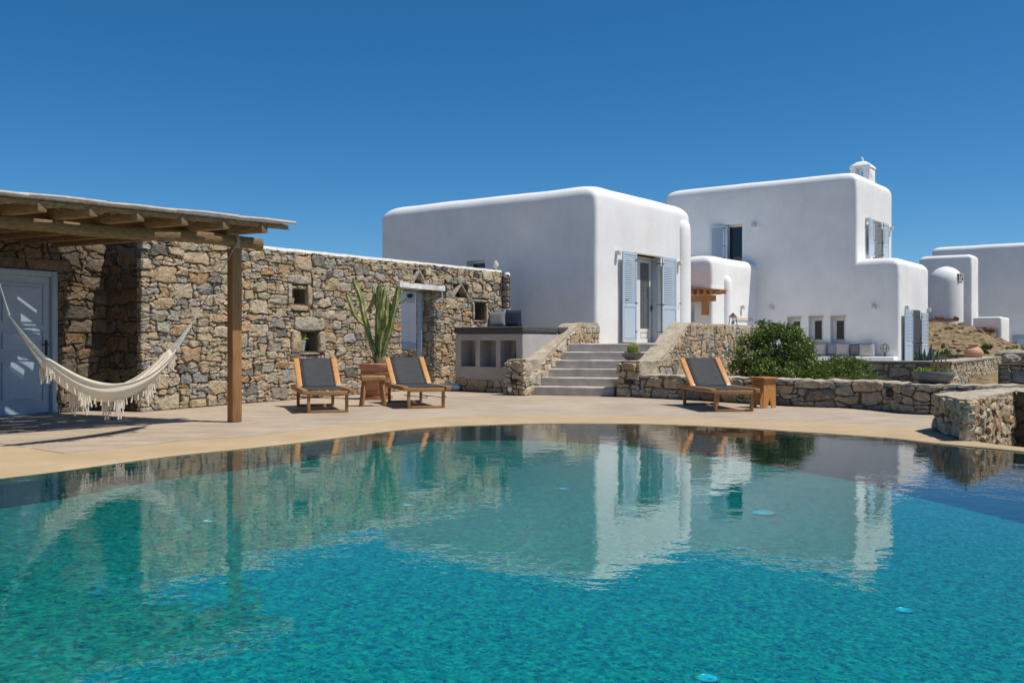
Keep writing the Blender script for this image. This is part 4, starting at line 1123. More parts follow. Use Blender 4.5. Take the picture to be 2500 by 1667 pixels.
# ---------------- two storey house
C2 = Vector(((2092 - CX) / F * 36, 36.0)); fr2 = Fr(C2, U, n=NR); fl2 = Fr(C2, VL, n=NL)
h2 = empty('white_house', (C2.x, C2.y, .15), 'two storey white house with rounded parapets, blue shutters and a built in bench', 'house')
T2L, T2R = fl2.t(1624), fr2.t(2178); top2 = zat(417, 36)
w2 = plaster_block('wall', fl2, 0, T2L, T2R, 0, top2, R=.34, rc=.12, parent=h2, cell=.35)
wa, wb = fl2.t(1812), fl2.t(1771); wza, wzb = fl2.z(1790, 640), fl2.z(1790, 548)
cuts = [MB().fbox(fl2, wa, wb, wza, wzb, -.35, .3)]
sm_win = []
for (x0, x1, y0, y1) in ((1922, 1956, 775, 838), (1974, 2010, 773, 838), (2027, 2064.5, 773, 838)):
    q = (fl2.t(x1), fl2.t(x0), fl2.z((x0 + x1) / 2, y1), fl2.z((x0 + x1) / 2, y0)); sm_win.append(q); cuts.append(MB().fbox(fl2, q[0], q[1], q[2], q[3], -.40, .3))
ua, ub = fr2.t(2131), fr2.t(2152.5); uza, uzb = fr2.z(2140, 634), fr2.z(2135, 537)
cuts.append(MB().fbox(fr2, ua, ub, uza, uzb, -.35, .3))
carve(w2, cuts)
def window(fr, q, parent, fr_w=.06, dep=-.30, mat='whitepaint', split=False):
    mb = MB(); a, b, c_, d = q
    for s in ((a, a + fr_w, c_, d), (b - fr_w, b, c_, d), (a + fr_w, b - fr_w, d - fr_w, d), (a + fr_w, b - fr_w, c_, c_ + fr_w)): mb.fbox(fr, s[0] + .002, s[1] - .002, s[2] + .002, s[3] - .002, dep - .05, dep)
    w = mb.build('window', M[mat], parent); mb = MB(); mb.fbox(fr, a + fr_w, b - fr_w, c_ + fr_w, d - fr_w, dep - .03, dep - .022); mb.build('pane', M['glass'], w); return w
for q in sm_win:
    window(fl2, q, h2, fr_w=.15, dep=-.28)
    mb = MB(); mb.fbox(fl2, q[0] - .02, q[1] + .02, q[3], q[3] + .06, -.33, .010); mb.build('window_head', M['trim'], h2)
window(fl2, (wa, wb, wza, wzb), h2, fr_w=.09, dep=-.22, mat='trim')
shutter(fl2, wb + .02, fl2.t(1738), wza, fl2.z(1755, 552), h2, swing=.12, detail=False, panel=False)
mb = MB(); mb.fbox(fl2, wb - .10, wb - .01, wza, wzb - .05, -.21, .04); mb.build('shutter', M['blue'], h2)
window(fr2, (ua, ub, uza, uzb), h2, fr_w=.10, dep=-.30, mat='blue')
shutter(fr2, fr2.t(2127), fr2.t(2113.5), uza + .03, fr2.z(2126, 536), h2, o=.14, detail=False)
shutter(fr2, fr2.t(2148.5), fr2.t(2162), uza + .03, fr2.z(2160, 548), h2, o=.14, detail=False)
for fr_, x, y in ((fl2, 1841, 551), (fl2, 1884.5, 751), (fl2, 2134, 750), (fr2, 2114, 537), (fr2, 2173, 558)): lamp_on(fr_, fr_.t(x), fr_.z(x, y), h2, s=.15)
# lower wing (flush with the left face)
tw = -fl2.t(2195) if fl2.t(2195) < 0 else 1.52
flw = fl2
C2w = C2 - VL * abs(fl2.t(2195)); fl2w = Fr(C2w + NL * .003, VL, n=NL); fr2w = Fr(C2w, U, n=NR)
tw = abs(fl2.t(2195)); topw = fl2w.z(2194, 627)
wg = plaster_block('wing', fl2w, 0, tw + .35, fr2w.t(2267), 0, topw, R=.3, rc=.12, parent=h2, cell=.35)
e0, e1 = fr2w.t(2224), fr2w.t(2247.5); ez1 = fr2w.z(2235, 757)
carve(wg, [MB().fbox(fr2w, e0, e1, .15, ez1, -.4, .3)])
mb = MB(); mb.fbox(fr2w, e0, e0 + .1, .16, ez1 - .01, -.33, -.27); mb.fbox(fr2w, e1 - .1, e1, .16, ez1 - .01, -.33, -.27); mb.fbox(fr2w, e0 + .1, e1 - .1, ez1 - .12, ez1 - .01, -.33, -.27); dd = mb.build('door', M['whitepaint'], h2)
mb = MB(); mb.fbox(fr2w, e0 + .1, e1 - .1, .16, ez1 - .12, -.31, -.30); mb.build('pane', M['glass'], dd)
shutter(fr2w, fr2w.t(2220), fr2w.t(2201), .17, fr2w.z(2215, 757), h2, o=.14, detail=False); shutter(fr2w, fr2w.t(2242), fr2w.t(2257.5), .17, fr2w.z(2250, 764), h2, o=.14, detail=False)
lamp_on(fr2w, fr2w.t(2210), fr2w.z(2210, 751), h2, s=.15); lamp_on(fr2w, fr2w.t(2264), fr2w.z(2264, 757), h2, s=.15)
# pale cement slabs added, largely hidden, to bounce light onto the far houses
pp_ = [fl2w.P(-1.5, 0, 0), fl2w.P(-1.5, 0, 8.0), fl2.P(8.0, 0, 7.0), fl2.P(9.5, 0, 0)]
pts_ = [(p.x, p.y) for p in pp_]
mb = MB(); mb.prism(pts_, .0, .162); struct(mb.build('bounce_patio', M['bounce_patio']))
mb = MB(); mb.prism([(23.2, 50.2), (44, 49.5), (44, 62), (23.2, 62)], -.6, .56); struct(mb.build('bounce_patio', M['bounce_patio']))
# built-in bench along the left face
bz2 = fl2.z(2090, 869.5)
mb = MB(); mb.fbox(fl2w, .02, tw + 3.6, 0, bz2, .0, .62); o = mb.build('bench', M['plaster'], h2, bevel=.03)
# chimney
chp = Vector(((2106 - CX) / F * 38.6, 38.6)); fch = Fr(chp, U, n=NR)
zc0 = top2 - .2; zc1 = zat(413, 38.6); 
mb = MB(); hw_ = .38
mb.fbox(fch, -hw_, hw_, zc0, zc1, hw_ - .24, hw_); mb.fbox(fch, -hw_, hw_, zc0, zc1, -hw_, -hw_ + .2)
mb.fbox(fch, hw_ - .62, hw_ - .40, zc1 - .36, zc1 - .06, hw_ + .002, hw_ + .006)
chm = mb.build('chimney', M['plaster'], h2, bevel=.02)
mb = MB(); n4 = 8
ztop = zat(395, 38.6)
rows = []
for (s, z) in ((hw_ + .03, zc1), (hw_ + .03, zc1 + .06), (hw_ * .8, zc1 + (ztop - zc1) * .55), (hw_ * .45, zc1 + (ztop - zc1) * .9), (.06, ztop)): rows.append([fch.P(a * s, z, b * s) for a, b in ((-1, -1), (1, -1), (1, 1), (-1, 1))])
for r in rows: mb.v += [tuple(p) for p in r]
for k in range(len(rows) - 1):
    for j in range(4): mb.f.append((k * 4 + j, k * 4 + (j + 1) % 4, (k + 1) * 4 + (j + 1) % 4, (k + 1) * 4 + j))
mb.f.append((0, 1, 2, 3)); mb.f.append(tuple(len(mb.v) - 4 + j for j in range(4)))
mb.build('chimney_cap', M['plaster'], chm, smooth=50)
mb = MB(); c3 = Vector((chp.x, chp.y, 0)); mb.tube([(chp.x, chp.y, ztop - .03), (chp.x, chp.y, zat(387, 38.6)), (chp.x - .06, chp.y, zat(384.5, 38.6))], [.045, .035, .025], 8); mb.build('finial', M['plaster'], chm, smooth=50)

# ---------------- annex between the two, with its small timber porch
q = fl2.t(1848); A0 = C2 + VL * q; sA = 4.2
CA = A0 - U * sA; frA = Fr(CA, U, n=NR); flA = Fr(CA, VL, n=NL)
ax = empty('white_house', (CA.x, CA.y, 0), 'small white annex with rounded roof between the middle house and the two storey house', 'house')
topA = zat(622, CA.y)
za_low = zat(706, CA.y)
plaster_block('wall', flA, 0, 1.35, sA + .4, za_low, topA, R=.33, rc=.12, parent=ax)
plaster_block('wall', flA, -.001 + .0, .75, sA + .4, .0, za_low + .25, R=.1, rc=.11, parent=ax, amp=.008)
plaster_block('wall', Fr(flA.P(1.36, 0, -.0), VL, n=NL), 0, 5.5, sA + .4, za_low, topA - .002, R=.33, rc=.12, parent=ax)
plaster_block('wall', Fr(flA.P(.75, 0, -1.6), VL, n=NL), 0.003, 6, 2.6, .0, za_low + .2, R=.05, rc=.03, parent=ax, amp=.006)
mb = MB(); tb_ = frA.t(1776); rows = []
zr = frA.z(1765, 672)
for (z, s) in [(0.0, 1), (zr - .5, 1), (zr - .25, .95), (zr - .1, .75), (zr - .02, .4), (zr, .05)]:
    rows.append([frA.P(tb_ - .05 + .24 * cos(pi * i / 12) * (1 if s > .7 else s + .2), z, -.03 + .2 * sin(pi * i / 12) * s) for i in range(13)])
for r in rows: mb.v += [tuple(p) for p in r]
for k in range(len(rows) - 1):
    for j in range(12): mb.f.append((k * 13 + j, k * 13 + j + 1, (k + 1) * 13 + j + 1, (k + 1) * 13 + j))
mb.build('buttress', M['plaster'], ax, smooth=180)
lamp_on(frA, frA.t(1810), frA.z(1810, 750), ax, s=.15)
# wide lintel strip low on the annex
mb = MB(); mb.fbox(frA, frA.t(1775), frA.t(1836), frA.z(1800, 782), frA.z(1800, 775), 0, .03); mb.build('window_head', M['trim'], ax)
# porch
fP = Fr(flA.P(0, 0, .55), VL, n=NL)
po = empty('timber_porch', tuple(fP.P(0, 0)), 'small orange timber porch roof beside the white annex', 'pergola')
def pz(px, py): return fP.z(px, py)
for i, px in enumerate((1757, 1743, 1727, 1711, 1695, 1678, 1660)):
    t = fP.t(px); mb = MB(); mb.bar(fP.P(t, pz(px, 714), .22), fP.P(t, pz(px, 714) + .06, -.5), .09, .17); mb.build('rafter', M['orangewood'], po)
ta_, tb_2 = fP.t(1766), fP.t(1640)
mb = MB(); mb.bar(fP.P(ta_, pz(1766, 710), .25), fP.P(tb_2, pz(1640, 698), .25), .10, .06); mb.bar(fP.P(ta_, pz(1766, 708), -.1), fP.P(tb_2, pz(1640, 696), -.1), .7, .025); mb.build('fascia', M['orangewood'], po)
mb = MB(); mb.bar(fP.P(fP.t(1746), pz(1746, 728), .0), fP.P(tb_2, pz(1690, 729), 0), .16, .22); mb.build('beam', M['orangewood'], po)
mb = MB(); tq = fP.t(1722); mb.bar(fP.P(tq, pz(1722, 769), 0), fP.P(tq, pz(1722, 735), 0), .24, .2, up=(0, 1, 0)); mb.build('post', M['orangewood'], po)
mb = MB(); fI = Fr(flA.P(.75, 0, -1.6), VL, n=NL); mb.fbox(fI, .75, 1.6, .4, zat(757, CA.y + 1), -.02, .02); mb.build('shutter', M['blue'], ax)
lamp_on(fI, fI.t(1699), zat(750, CA.y + 1), ax, s=.18)

# ---------------- far right houses
def far_house(lab, C, tl, tr, z0, z1, R=.3):
    fl = Fr(C, VL, n=NL); e = empty('white_house', (C[0], C[1], z0), lab, 'house'); plaster_block('wall', fl, 0, tl, tr, z0, z1, R=R, rc=.1, parent=e, cell=.5); return e, fl, Fr(C, U, n=NR)
pB = Vector(((2275 - CX) / F * 56, 56.0)) - VL * 9
e3, f3, f3r = far_house('long white house at the right edge with a blue window and a thin parapet line', pB, 9.0, 6, -1, zat(604, 56))
tq0, tq1 = f3.t(2472), f3.t(2530)
mb = MB(); zq0, zq1 = f3.z(2490, 856), f3.z(2490, 818); mb.fbox(f3, min(tq0, tq1), max(tq0, tq1), zq0, zq1, -.02, .08); wq = mb.build('window', M['door_blue'], e3)
mb = MB(); mb.fbox(f3, min(tq0, tq1) + .25, max(tq0, tq1) - .25, zq0, zq1 - .2, .08, .1); mb.build('pane', M['blue'], wq)
C4 = Vector(((2373 - CX) / F * 50, 50.0)); f4 = Fr(C4, VL, n=NL); f4r = Fr(C4, U, n=NR)
e4, _, _ = far_house('white block house with the round domed oven tower in front of it', C4, f4.t(2243), f4r.t(2389), .3, zat(620, 50), R=.22)
cyc = Vector(((2309 - CX) / F * 48.4, 48.4))
dm_ = empty('domed_tower', (cyc.x, cyc.y, 1.5), 'round white domed tower with a small square grille near its top', 'tower')
r = .81; zb3, zs3, zt3 = 1.5, zat(690, 48.4), zat(651, 48.4)
mb = MB(); prof = [(r * .99, 0), (r, .3), (r, zs3 - zb3 - .3), (r * .995, zs3 - zb3)]
for i in range(1, 8):
    w = pi / 2 * i / 8; prof.append((r * cos(w), (zs3 - zb3) + (zt3 - zs3) * sin(w)))
prof.append((.02, zt3 - zb3)); mb.lathe((cyc.x, cyc.y, zb3), prof, 40); mb.build('wall', M['plaster'], dm_, smooth=40)
wg_ = radians(34); fgr = Fr((cyc.x + sin(wg_) * r, cyc.y - cos(wg_) * r), (cos(wg_), sin(wg_)), n=(sin(wg_), -cos(wg_)))
zg = zat(677, 47.7)
mb = MB(); mb.fbox(fgr, -.17, .17, zg - .17, zg + .17, -.4, .0); mb.build('opening', M['dark'], dm_)
mb = MB()
for (t0_, t1_, z0_, z1_) in ((-.19, -.15, -.19, .19), (.15, .19, -.19, .19), (-.15, .15, .15, .19), (-.15, .15, -.19, -.15), (-.02, .02, -.15, .15), (-.15, -.02, -.02, .02), (.02, .15, -.02, .02), (-.10, -.07, -.15, -.02), (.07, .10, .02, .15)):
    mb.fbox(fgr, t0_, t1_, zg + z0_, zg + z1_, .002, .03)
mb.build('grille', M['grey_white'], dm_)
# timber strips under the tower and reed porch to its right
tp = empty('timber_canopy', (cyc.x, 47.4, 2.2), 'thin brown timber canopy below the domed tower', 'canopy')
yb = 47.3
mb = MB(); mb.bar(((2262 - CX) / F * yb, yb, zat(781, yb)), ((2338 - CX) / F * yb, yb, zat(781, yb)), .2, .12); mb.bar(((2285 - CX) / F * yb, yb, zat(776, yb)), ((2302 - CX) / F * yb, yb, zat(776, yb)), .2, .1); mb.build('beam', M['redwood'], tp)
mb = MB(); mb.bar(((2330 - CX) / F * yb, yb, zat(775, yb)), ((2339 - CX) / F * yb, yb, zat(779, yb)), .2, .12); mb.build('rafter', M['redwood'], tp)
C5 = Vector(((2446 - CX) / F * 48.5, 48.5)); f5 = Fr(C5, VL, n=NL); f5r = Fr(C5, U, n=NR)
e5 = empty('white_house', (C5.x, C5.y, 0), 'low white garden porch wall with a ragged reed roof at the far right', 'house')
plaster_block('wall', f5, 0, f5.t(2375), .55, zat(803, 48.5), zat(773, 48.5), R=.08, parent=e5, amp=.006)
plaster_block('wall', f5, -.002, .28, 2.2, -.5, zat(774, 48.5), R=.08, parent=e5, amp=.006)
plaster_block('wall', Fr(f5.P(0, 0, -1.7), VL, n=NL), .02, 4, .4, -.5, zat(790, 48.5), R=.05, parent=e5, amp=.006)
rp = empty('reed_canopy', tuple(f5.P(1.2, 2)), 'ragged brown reed canopy under the low white porch wall', 'canopy')
mb = MB(); rr = random.Random(3)
for i in range(26):
    t = .3 + 1.95 * i / 26; mb.bar(f5.P(t, zat(801 , 48.5) + rr.uniform(-.06, .03), .45 + rr.uniform(0, .12)), f5.P(t + .02, zat(799, 48.5), -.8), .08, .05)
q_ = mb.build('reeds', M['redwood'], rp); q_['kind'] = 'stuff'
mb = MB(); mb.bar(f5.P(.25, zat(808, 48.5), .25), f5.P(2.3, zat(806, 48.5), .25), .1, .14); mb.build('beam', M['redwood'], rp)
for i in range(5):
    mb = MB(); t = .55 + .36 * i; mb.bar(f5.P(t, zat(812, 48.5), .4), f5.P(t, zat(809, 48.5), -.7), .1, .12); mb.build('rafter', M['redwood'], rp)
# ================================================================== PERGOLA
P0 = Vector((-3.98, 13.75)); bL = Vector((-.69, -.72)).normalized(); rD = Vector((-.888, .46)).normalized()
def B(t, z, off=0.0):
    q = P0 + bL * t + Vector((-bL.y, bL.x)) * off; return Vector((q.x, q.y, z))
pg = empty('pergola', (P0.x, P0.y, 0), 'timber pergola with rough beam, square posts and a cane roof shading the blue door', 'pergola')
for tpos in (0.0, 3.34):
    mb = MB(); mb.box((B(tpos, 0).x, B(tpos, 0).y, 1.24), (.15, .15, 2.48), rz=atan2(bL.y, bL.x)); mb.build('post', M['postwood'], pg, bevel=.008)
mb = MB()
pts = []
K = 22; nS = 12
for i in range(K + 1):
    t = -.43 + 6.4 * i / K; wob = Vector((noise.noise(Vector((t * .8, 0, 0))), noise.noise(Vector((t * .8, 5, 0))), 0)) * .03
    for j in range(nS):
        w = 2 * pi * j / nS; a = cos(w); b_ = sin(w)
        rx, rz = .078 * (abs(a) ** .45) * (1 if a > 0 else -1), .083 * (abs(b_) ** .45) * (1 if b_ > 0 else -1)
        mb.v.append(tuple(B(t, 2.588 + rz + wob.x + .006 * noise.noise(Vector((t * 3, j, 1))), rx + wob.y)))
for i in range(K):
    for j in range(nS): mb.f.append((i * nS + j, i * nS + (j + 1) % nS, (i + 1) * nS + (j + 1) % nS, (i + 1) * nS + j))
mb.f.append(tuple(range(nS))); mb.f.append(tuple(K * nS + j for j in range(nS)))
mb.build('beam', M['beam'], pg, smooth=50)
rz0 = 2.665
R1 = Vector((-3.44, 13.34))
for i in range(11):
    e = R1 + bL * (.592 * i); pe = e + rD * (4.35 - .12 * i)
    # stop at the house wall
    nrm = Vector((.888, -.46)); dist = (e - Bc).dot(nrm); pe = e + rD * (dist - .04)
    mb = MB(); mb.bar((e.x, e.y, rz0 + .06), (pe.x, pe.y, rz0 + .055), .115, .125); mb.build('rafter', M['log'], pg, bevel=.007)
# canes
E0 = Vector((-3.13, 13.62)); rng = random.Random(9)
zc = rz0 + .135
gaps = [(rng.uniform(.5, 4.2), rng.uniform(.2, 5.6), rng.uniform(.18, .6), rng.uniform(.012, .022)) for _ in range(64)]
gaps += [(.17, .75, .75, .02), (.18, 1.65, .8, .02), (.17, 2.6, .5, .02), (.36, 1.0, .4, .015), (.42, 2.2, .5, .015)]
def cane_row(mb, q, zz, r0, r1, s0, L):
    cut_ = sorted((s, s + l) for (gq, s, l, w) in gaps if abs(q - gq) < w + .006)
    segs = []; cur = s0
    for a_, b_ in cut_:
        if a_ > cur: segs.append((cur, a_))
        cur = max(cur, b_)
    if cur < L: segs.append((cur, L))
    dq = rng.uniform(-.012, .012); rad = rng.uniform(r0, r1)
    for a_, b_ in segs:
        A_ = E0 + rD * q + bL * a_; B_2 = E0 + rD * (q + dq) + bL * b_
        p = [Vector((A_.lerp(B_2, k / 3).x, A_.lerp(B_2, k / 3).y, zz + rng.uniform(-.004, .008))) for k in range(4)]; mb.tube(p, rad, 5)
mb = MB(); q = .05
while q < 4.35:
    cane_row(mb, q, zc, .011, .0145, rng.uniform(-.06, .07), 6.9); q += rng.uniform(.020, .026)
o = mb.build('canes', M['cane'], pg, smooth=60); o['kind'] = 'stuff'
# a second layer of canes above the first, and the frayed front edge
mb = MB(); q = .1
while q < 4.3:
    cane_row(mb, q, zc + .026, .010, .013, rng.uniform(0, .1), 6.6); q += rng.uniform(.021, .028)
for k in range(5):
    a = E0 + rD * (.03 + .012 * k) + bL * rng.uniform(-.05, .08); b = a + bL * 6.9
    mb.tube([(a.x, a.y, zc - .02 - .008 * k), (b.x, b.y, zc - .02 - .008 * k)], .011, 5)
o = mb.build('canes', M['cane'], pg, smooth=60); o['kind'] = 'stuff'
s = 0.0
for k in range(8):
    a = E0 + bL * (s - .06); b = E0 + bL * (s + .95)
    dz = .008 * (k % 2)
    mb = MB(); mb.tube([(a.x, a.y, zc + .035 + dz), (a.lerp(b, .5).x, a.lerp(b, .5).y, zc + .046 + dz), (b.x, b.y, zc + .035 + dz)], [.023, .021, .019], 10); mb.build('edge_pole', M['bamboo'], pg, smooth=60)
    s += .9
# wire lashing round the post top
mb = MB()
for k in range(3):
    pp = []
    for j in range(17):
        w = 2 * pi * j / 16; pp.append(B(-.02 + .13 * cos(w) * .4, 2.585 + .12 * sin(w), .115 * cos(w)) if False else B(.02 * k - .02 + .01 * sin(w), 2.585 + .118 * sin(w), .11 * cos(w)))
    mb.tube(pp, .006, 5, cap=False)
mb.build('lashing', M['rope'], pg, smooth=60)

# ================================================================== HAMMOCK
HR, HL = Vector((-4.50, 12.76)), Vector((-5.14, 10.5)); hd = (HL - HR).normalized(); hn = Vector((-hd.y, hd.x))
if hn.dot(-HR) < 0: hn = -hn
def Bh(t, z, off=0.0):
    q = HR.lerp(HL, (t - .92) / 1.72) + hn * off; return Vector((q.x, q.y, z))
hm = empty('hammock', tuple(Bh(1.8, .45)), 'ecru cotton hammock with tasselled fringe hung under the pergola beam', 'hammock')
tR, tL, zR, zL_ = .92, 2.64, .99, .92
def cline(s):      # s 0 right .. 1 left
    t = tR + (tL - tR) * s; base = zR + (zL_ - zR) * s
    return t, base - .525 * (1 - (2 * s - 1) ** 2) ** .92 * (1 + .0 * s)
NS, NP = 44, 40
mb = MB()
offc = -.02
for i in range(NS + 1):
    s = i / NS; t, z = cline(s); prof = (4 * s * (1 - s)) ** .55
    Wd = .045 + .085 * prof; Hh = .055 + .13 * prof
    for j in range(NP + 1):
        ph = pi * j / NP
        pl = .011 * sin(ph * 15 + 2.2 * sin(s * 5)) * (1 - .35 * prof) + .014 * noise.noise(Vector((s * 2.0, ph * 4, 3)))
        x = cos(ph) * (Wd + pl); zz = z + Hh - sin(ph) * (Hh + pl) + .03 * cos(ph) * prof
        mb.v.append(tuple(Bh(t, zz, x + offc)))
for i in range(NS):
    for j in range(NP): mb.f.append((i * (NP + 1) + j, i * (NP + 1) + j + 1, (i + 1) * (NP + 1) + j + 1, (i + 1) * (NP + 1) + j))
o_ = mb; cl = mb.build('cloth', M['cotton'], hm, smooth=180)
sol = cl.modifiers.new('thick', 'SOLIDIFY'); sol.thickness = .008
# which lateral side faces the camera?
side = 1
# cords
gR = Vector(((475 - CX) / F * 13.1, 13.1, zat(780, 13.1))); gL = Vector(((22 - CX) / F * 9.98, 9.98, zat(770, 9.98)))
hp = Vector((-5.34, 9.52))
for (s, g, anch) in ((0.0, gR, Vector((P0.x + .09, P0.y - .10, 2.60))), (1.0, gL, Vector((hp.x, hp.y + .08, 2.42)))):
    t, z = cline(s); mb = MB()
    for k in range(13):
        ph = pi * k / 12; a = Bh(t, z + .06 - sin(ph) * .07, cos(ph) * .055 + offc)
        mid = a.lerp(g, .5) + Vector((0, 0, -.012)); mb.tube([a, mid, g], [.0045, .004, .003], 5)
    mb.build('cords', M['rope'], hm, smooth=60)['kind'] = 'stuff'
    mb = MB(); mb.tube([g, g.lerp(anch, .12), g.lerp(anch, .5) + Vector((0, 0, -.01)), anch], [.014, .009, .006, .006], 6); mb.build('rope', M['rope'], hm, smooth=60)
# fringe: scalloped groups of tassels hanging from both edges
def tassel(mb, p, L, rng, r=.013):
    q = p + Vector((rng.uniform(-.012, .012), rng.uniform(-.012, .012), -L))
    top = p + Vector((0, 0, -L + .085)) if L > .1 else p
    mb.tube([p, top.lerp(p, .3), top], [.0035, .0035, .005], 4)
    mb.tube([top, top.lerp(q, .25), top.lerp(q, .6), q], [.006, r * .8, r, r * 1.15], 6)
for sd_ in (side, -side):
    NT = 62
    for i in range(NT):
        s = .02 + .96 * i / (NT - 1); t, z = cline(s); prof = (4 * s * (1 - s)) ** .55; Wd = .05 + .09 * prof
        ph = 0.42 if sd_ == side else .3
        Hh = .06 + .10 * prof
        zz = z + Hh - sin(pi * .2) * Hh
        scal = abs(((s * 4.0 + .5) % 1.0) - .5) * 2      # 1 midway between groups
        L = .04 + (.19 * (1 - scal / .42) if scal < .42 else 0.0)
        if scal > .42 and i % 3: continue
        mb = MB(); p = Bh(t, z + (.01 if sd_ == side else .0), sd_ * (Wd * .62) + offc)
        rngt = random.Random(i + (99 if sd_ == side else 0))
        tassel(mb, p, L + .03, rngt, r=.010)
        if L > .10:
            dv = (Bh(t + .014, 0) - Bh(t, 0))
            tassel(mb, p + dv, L * .7, rngt, r=.010); tassel(mb, p - dv, L * .55, rngt, r=.009)
        mb.build('tassel', M['cotton'], hm, smooth=60)

wp = empty('wooden_post', (hp.x, hp.y, 0), 'timber post at the left edge of the picture that holds the hammock rope', 'post')
mb = MB(); mb.box((hp.x, hp.y, 1.27), (.13, .13, 2.54), rz=.2); mb.build('post', M['postwood'], wp, bevel=.008)

# ================================================================== LOUNGERS
def make_lounger():
    r = empty('sun_lounger', (0, 0, 0))
    # local axes: x to the right seen from the foot end, y towards the head
    W, L, zr, zt = .66, 1.98, .285, .36
    for sx in (-1, 1):
        mb = MB(); mb.box((sx * (W / 2 + .045), L / 2 - .06, zt - .02), (.085, L, .075)); o = mb.build('side_rail', M['teak_dark'], r, bevel=.006)
        for y in (.03, L - .25):
            mb = MB(); mb.box((sx * (W / 2 - .025), y, .145), (.05, .05, .29)); mb.build('leg', M['teak_dark'], r, bevel=.004)
    for y in (.03, L - .25):
        mb = MB(); mb.box((0, y, .018), (W - .1, .05, .036)); mb.build('foot_bar', M['teak_dark'], r, bevel=.004)
    mb = MB(); mb.box((0, .0, zt - .045), (W, .04, .07)); mb.build('front_bar', M['teak_dark'], r, bevel=.005)
    mb = MB(); mb.box((0, L - .14, zt - .045), (W, .04, .07)); mb.build('cross_bar', M['teak_dark'], r, bevel=.005)
    hy = 1.17; ang = radians(37); BL = .80
    def bp(x, s, o): return Vector((x, hy + cos(ang) * s - sin(ang) * o, zt + .0 + sin(ang) * s + cos(ang) * o))
    for sx in (-1, 1):
        mb = MB(); vs = []
        for s_ in (0, BL):
            for o in (-.03, .02):
                vs += [bp(sx * (W / 2 + .0) - .045, s_, o), bp(sx * (W / 2 + .0) + .045, s_, o)]
        mb.hexa(vs); mb.build('back_rail', M['teak'], r, bevel=.006)
    mb = MB(); n = 12
    for i in range(n + 1):
        y = .02 + (hy - .02) * i / n; sag = -.018 * sin(pi * i / n)
        for x in range(7):
            xx = (x / 6 - .5) * (W - .0); mb.v.append((xx, y, zt + .008 + sag * (1 - (2 * x / 6 - 1) ** 2)))
    for i in range(n):
        for x in range(6): mb.f.append((i * 7 + x, i * 7 + x + 1, (i + 1) * 7 + x + 1, (i + 1) * 7 + x))
    o = mb.build('seat_sling', M['sling'], r, smooth=180); o.modifiers.new('t', 'SOLIDIFY').thickness = .006
    mb = MB()
    for i in range(n + 1):
        s_ = BL * i / n - .0
        for x in range(7):
            xx = (x / 6 - .5) * (W - .10); p = bp(xx, s_, .006 - .02 * sin(pi * i / n) * (1 - (2 * x / 6 - 1) ** 2)); mb.v.append(tuple(p))
    for i in range(n):
        for x in range(6): mb.f.append((i * 7 + x, i * 7 + x + 1, (i + 1) * 7 + x + 1, (i + 1) * 7 + x))
    o = mb.build('back_sling', M['sling'], r, smooth=180); o.modifiers.new('t', 'SOLIDIFY').thickness = .006
    for sx in (-1, 1):
        mb = MB(); mb.tube([bp(sx * (W / 2 - .065), 0, .012), bp(sx * (W / 2 - .065), BL - .03, .012)], .008, 6); mb.build('sling_edge', M['sling'], r, smooth=60)
        mb = MB(); mb.box(bp(sx * (W / 2 - .02), .01, .02), (.04, .03, .02), rx=ang); mb.build('bracket', M['steel'], r)
        mb = MB(); mb.bar((sx * (W / 2 - .08), hy + .45, zt - .05), bp(sx * (W / 2 - .08), .55, -.03), .03, .03); mb.build('prop', M['teak_dark'], r)
    return r
def copy_tree(o, parent=None):
    c = o.copy(); COL.objects.link(c); c.parent = parent
    for ch in list(o.children): copy_tree(ch, c)
    return c
lg = make_lounger()
spots = [((-3.28, 15.4), (-2.67, 15.6), 'left sun lounger of the pair by the stone wall, charcoal sling on teak'),
         ((-1.79, 16.45), (-1.165, 16.66), 'sun lounger right of the terracotta cactus planter, charcoal sling on teak'),
         ((3.32, 15.67), (3.98, 15.79), 'sun lounger on its own in front of the low stone wall by the bush')]
lou = []
for i, (a, b, lab) in enumerate(spots):
    o = lg if i == 0 else copy_tree(lg)
    a, b = Vector(a), Vector(b); m = (a + b) / 2
    ang = atan2((b - a).y, (b - a).x) if i < 2 else radians(7)
    o.location = (m.x, m.y, 0); o.rotation_euler = (0, 0, ang)
    tag(o, lab, 'sun lounger', 'teak sun loungers on the pool deck'); lou.append(o)

# ================================================================== STOOLS
s1 = empty('wooden_stool', (-2.49, 17.15, 0), 'rustic four legged wooden stool between the two loungers', 'stool')
mb = MB(); mb.box((-2.49, 17.15, .49), (.44, .30, .10), rz=.25); o = mb.build('seat', M['teak_dark'], s1, bevel=.02); roughen(o, .012, 9, maxlen=.1); o.data.shade_smooth(); o.data.set_sharp_from_angle(angle=radians(50))
ca, sa = cos(.25), sin(.25)
def loc(x, y, z): return Vector((-2.49 + x * ca - y * sa, 17.15 + x * sa + y * ca, z))
for sx in (-1, 1):
    for sy in (-1, 1):
        mb = MB(); mb.bar(loc(sx * .155, sy * .09, .45), loc(sx * .20, sy * .13, 0), .055, .05); mb.build('leg', M['teak_dark'], s1, bevel=.006)
mb = MB(); mb.bar(loc(-.18, -.115, .12), loc(.18, -.115, .12), .03, .03); mb.bar(loc(-.18, .115, .12), loc(.18, .115, .12), .03, .03); mb.build('stretcher', M['teak_dark'], s1)
c2 = Vector((4.40, 16.75)); s2 = empty('wooden_stool', (c2.x, c2.y, 0), 'plank stool with notched board feet right of the single lounger', 'stool')
rz = radians(120)
def loc2(x, y, z): return Vector((c2.x + x * cos(rz) - y * sin(rz), c2.y + x * sin(rz) + y * cos(rz), z))
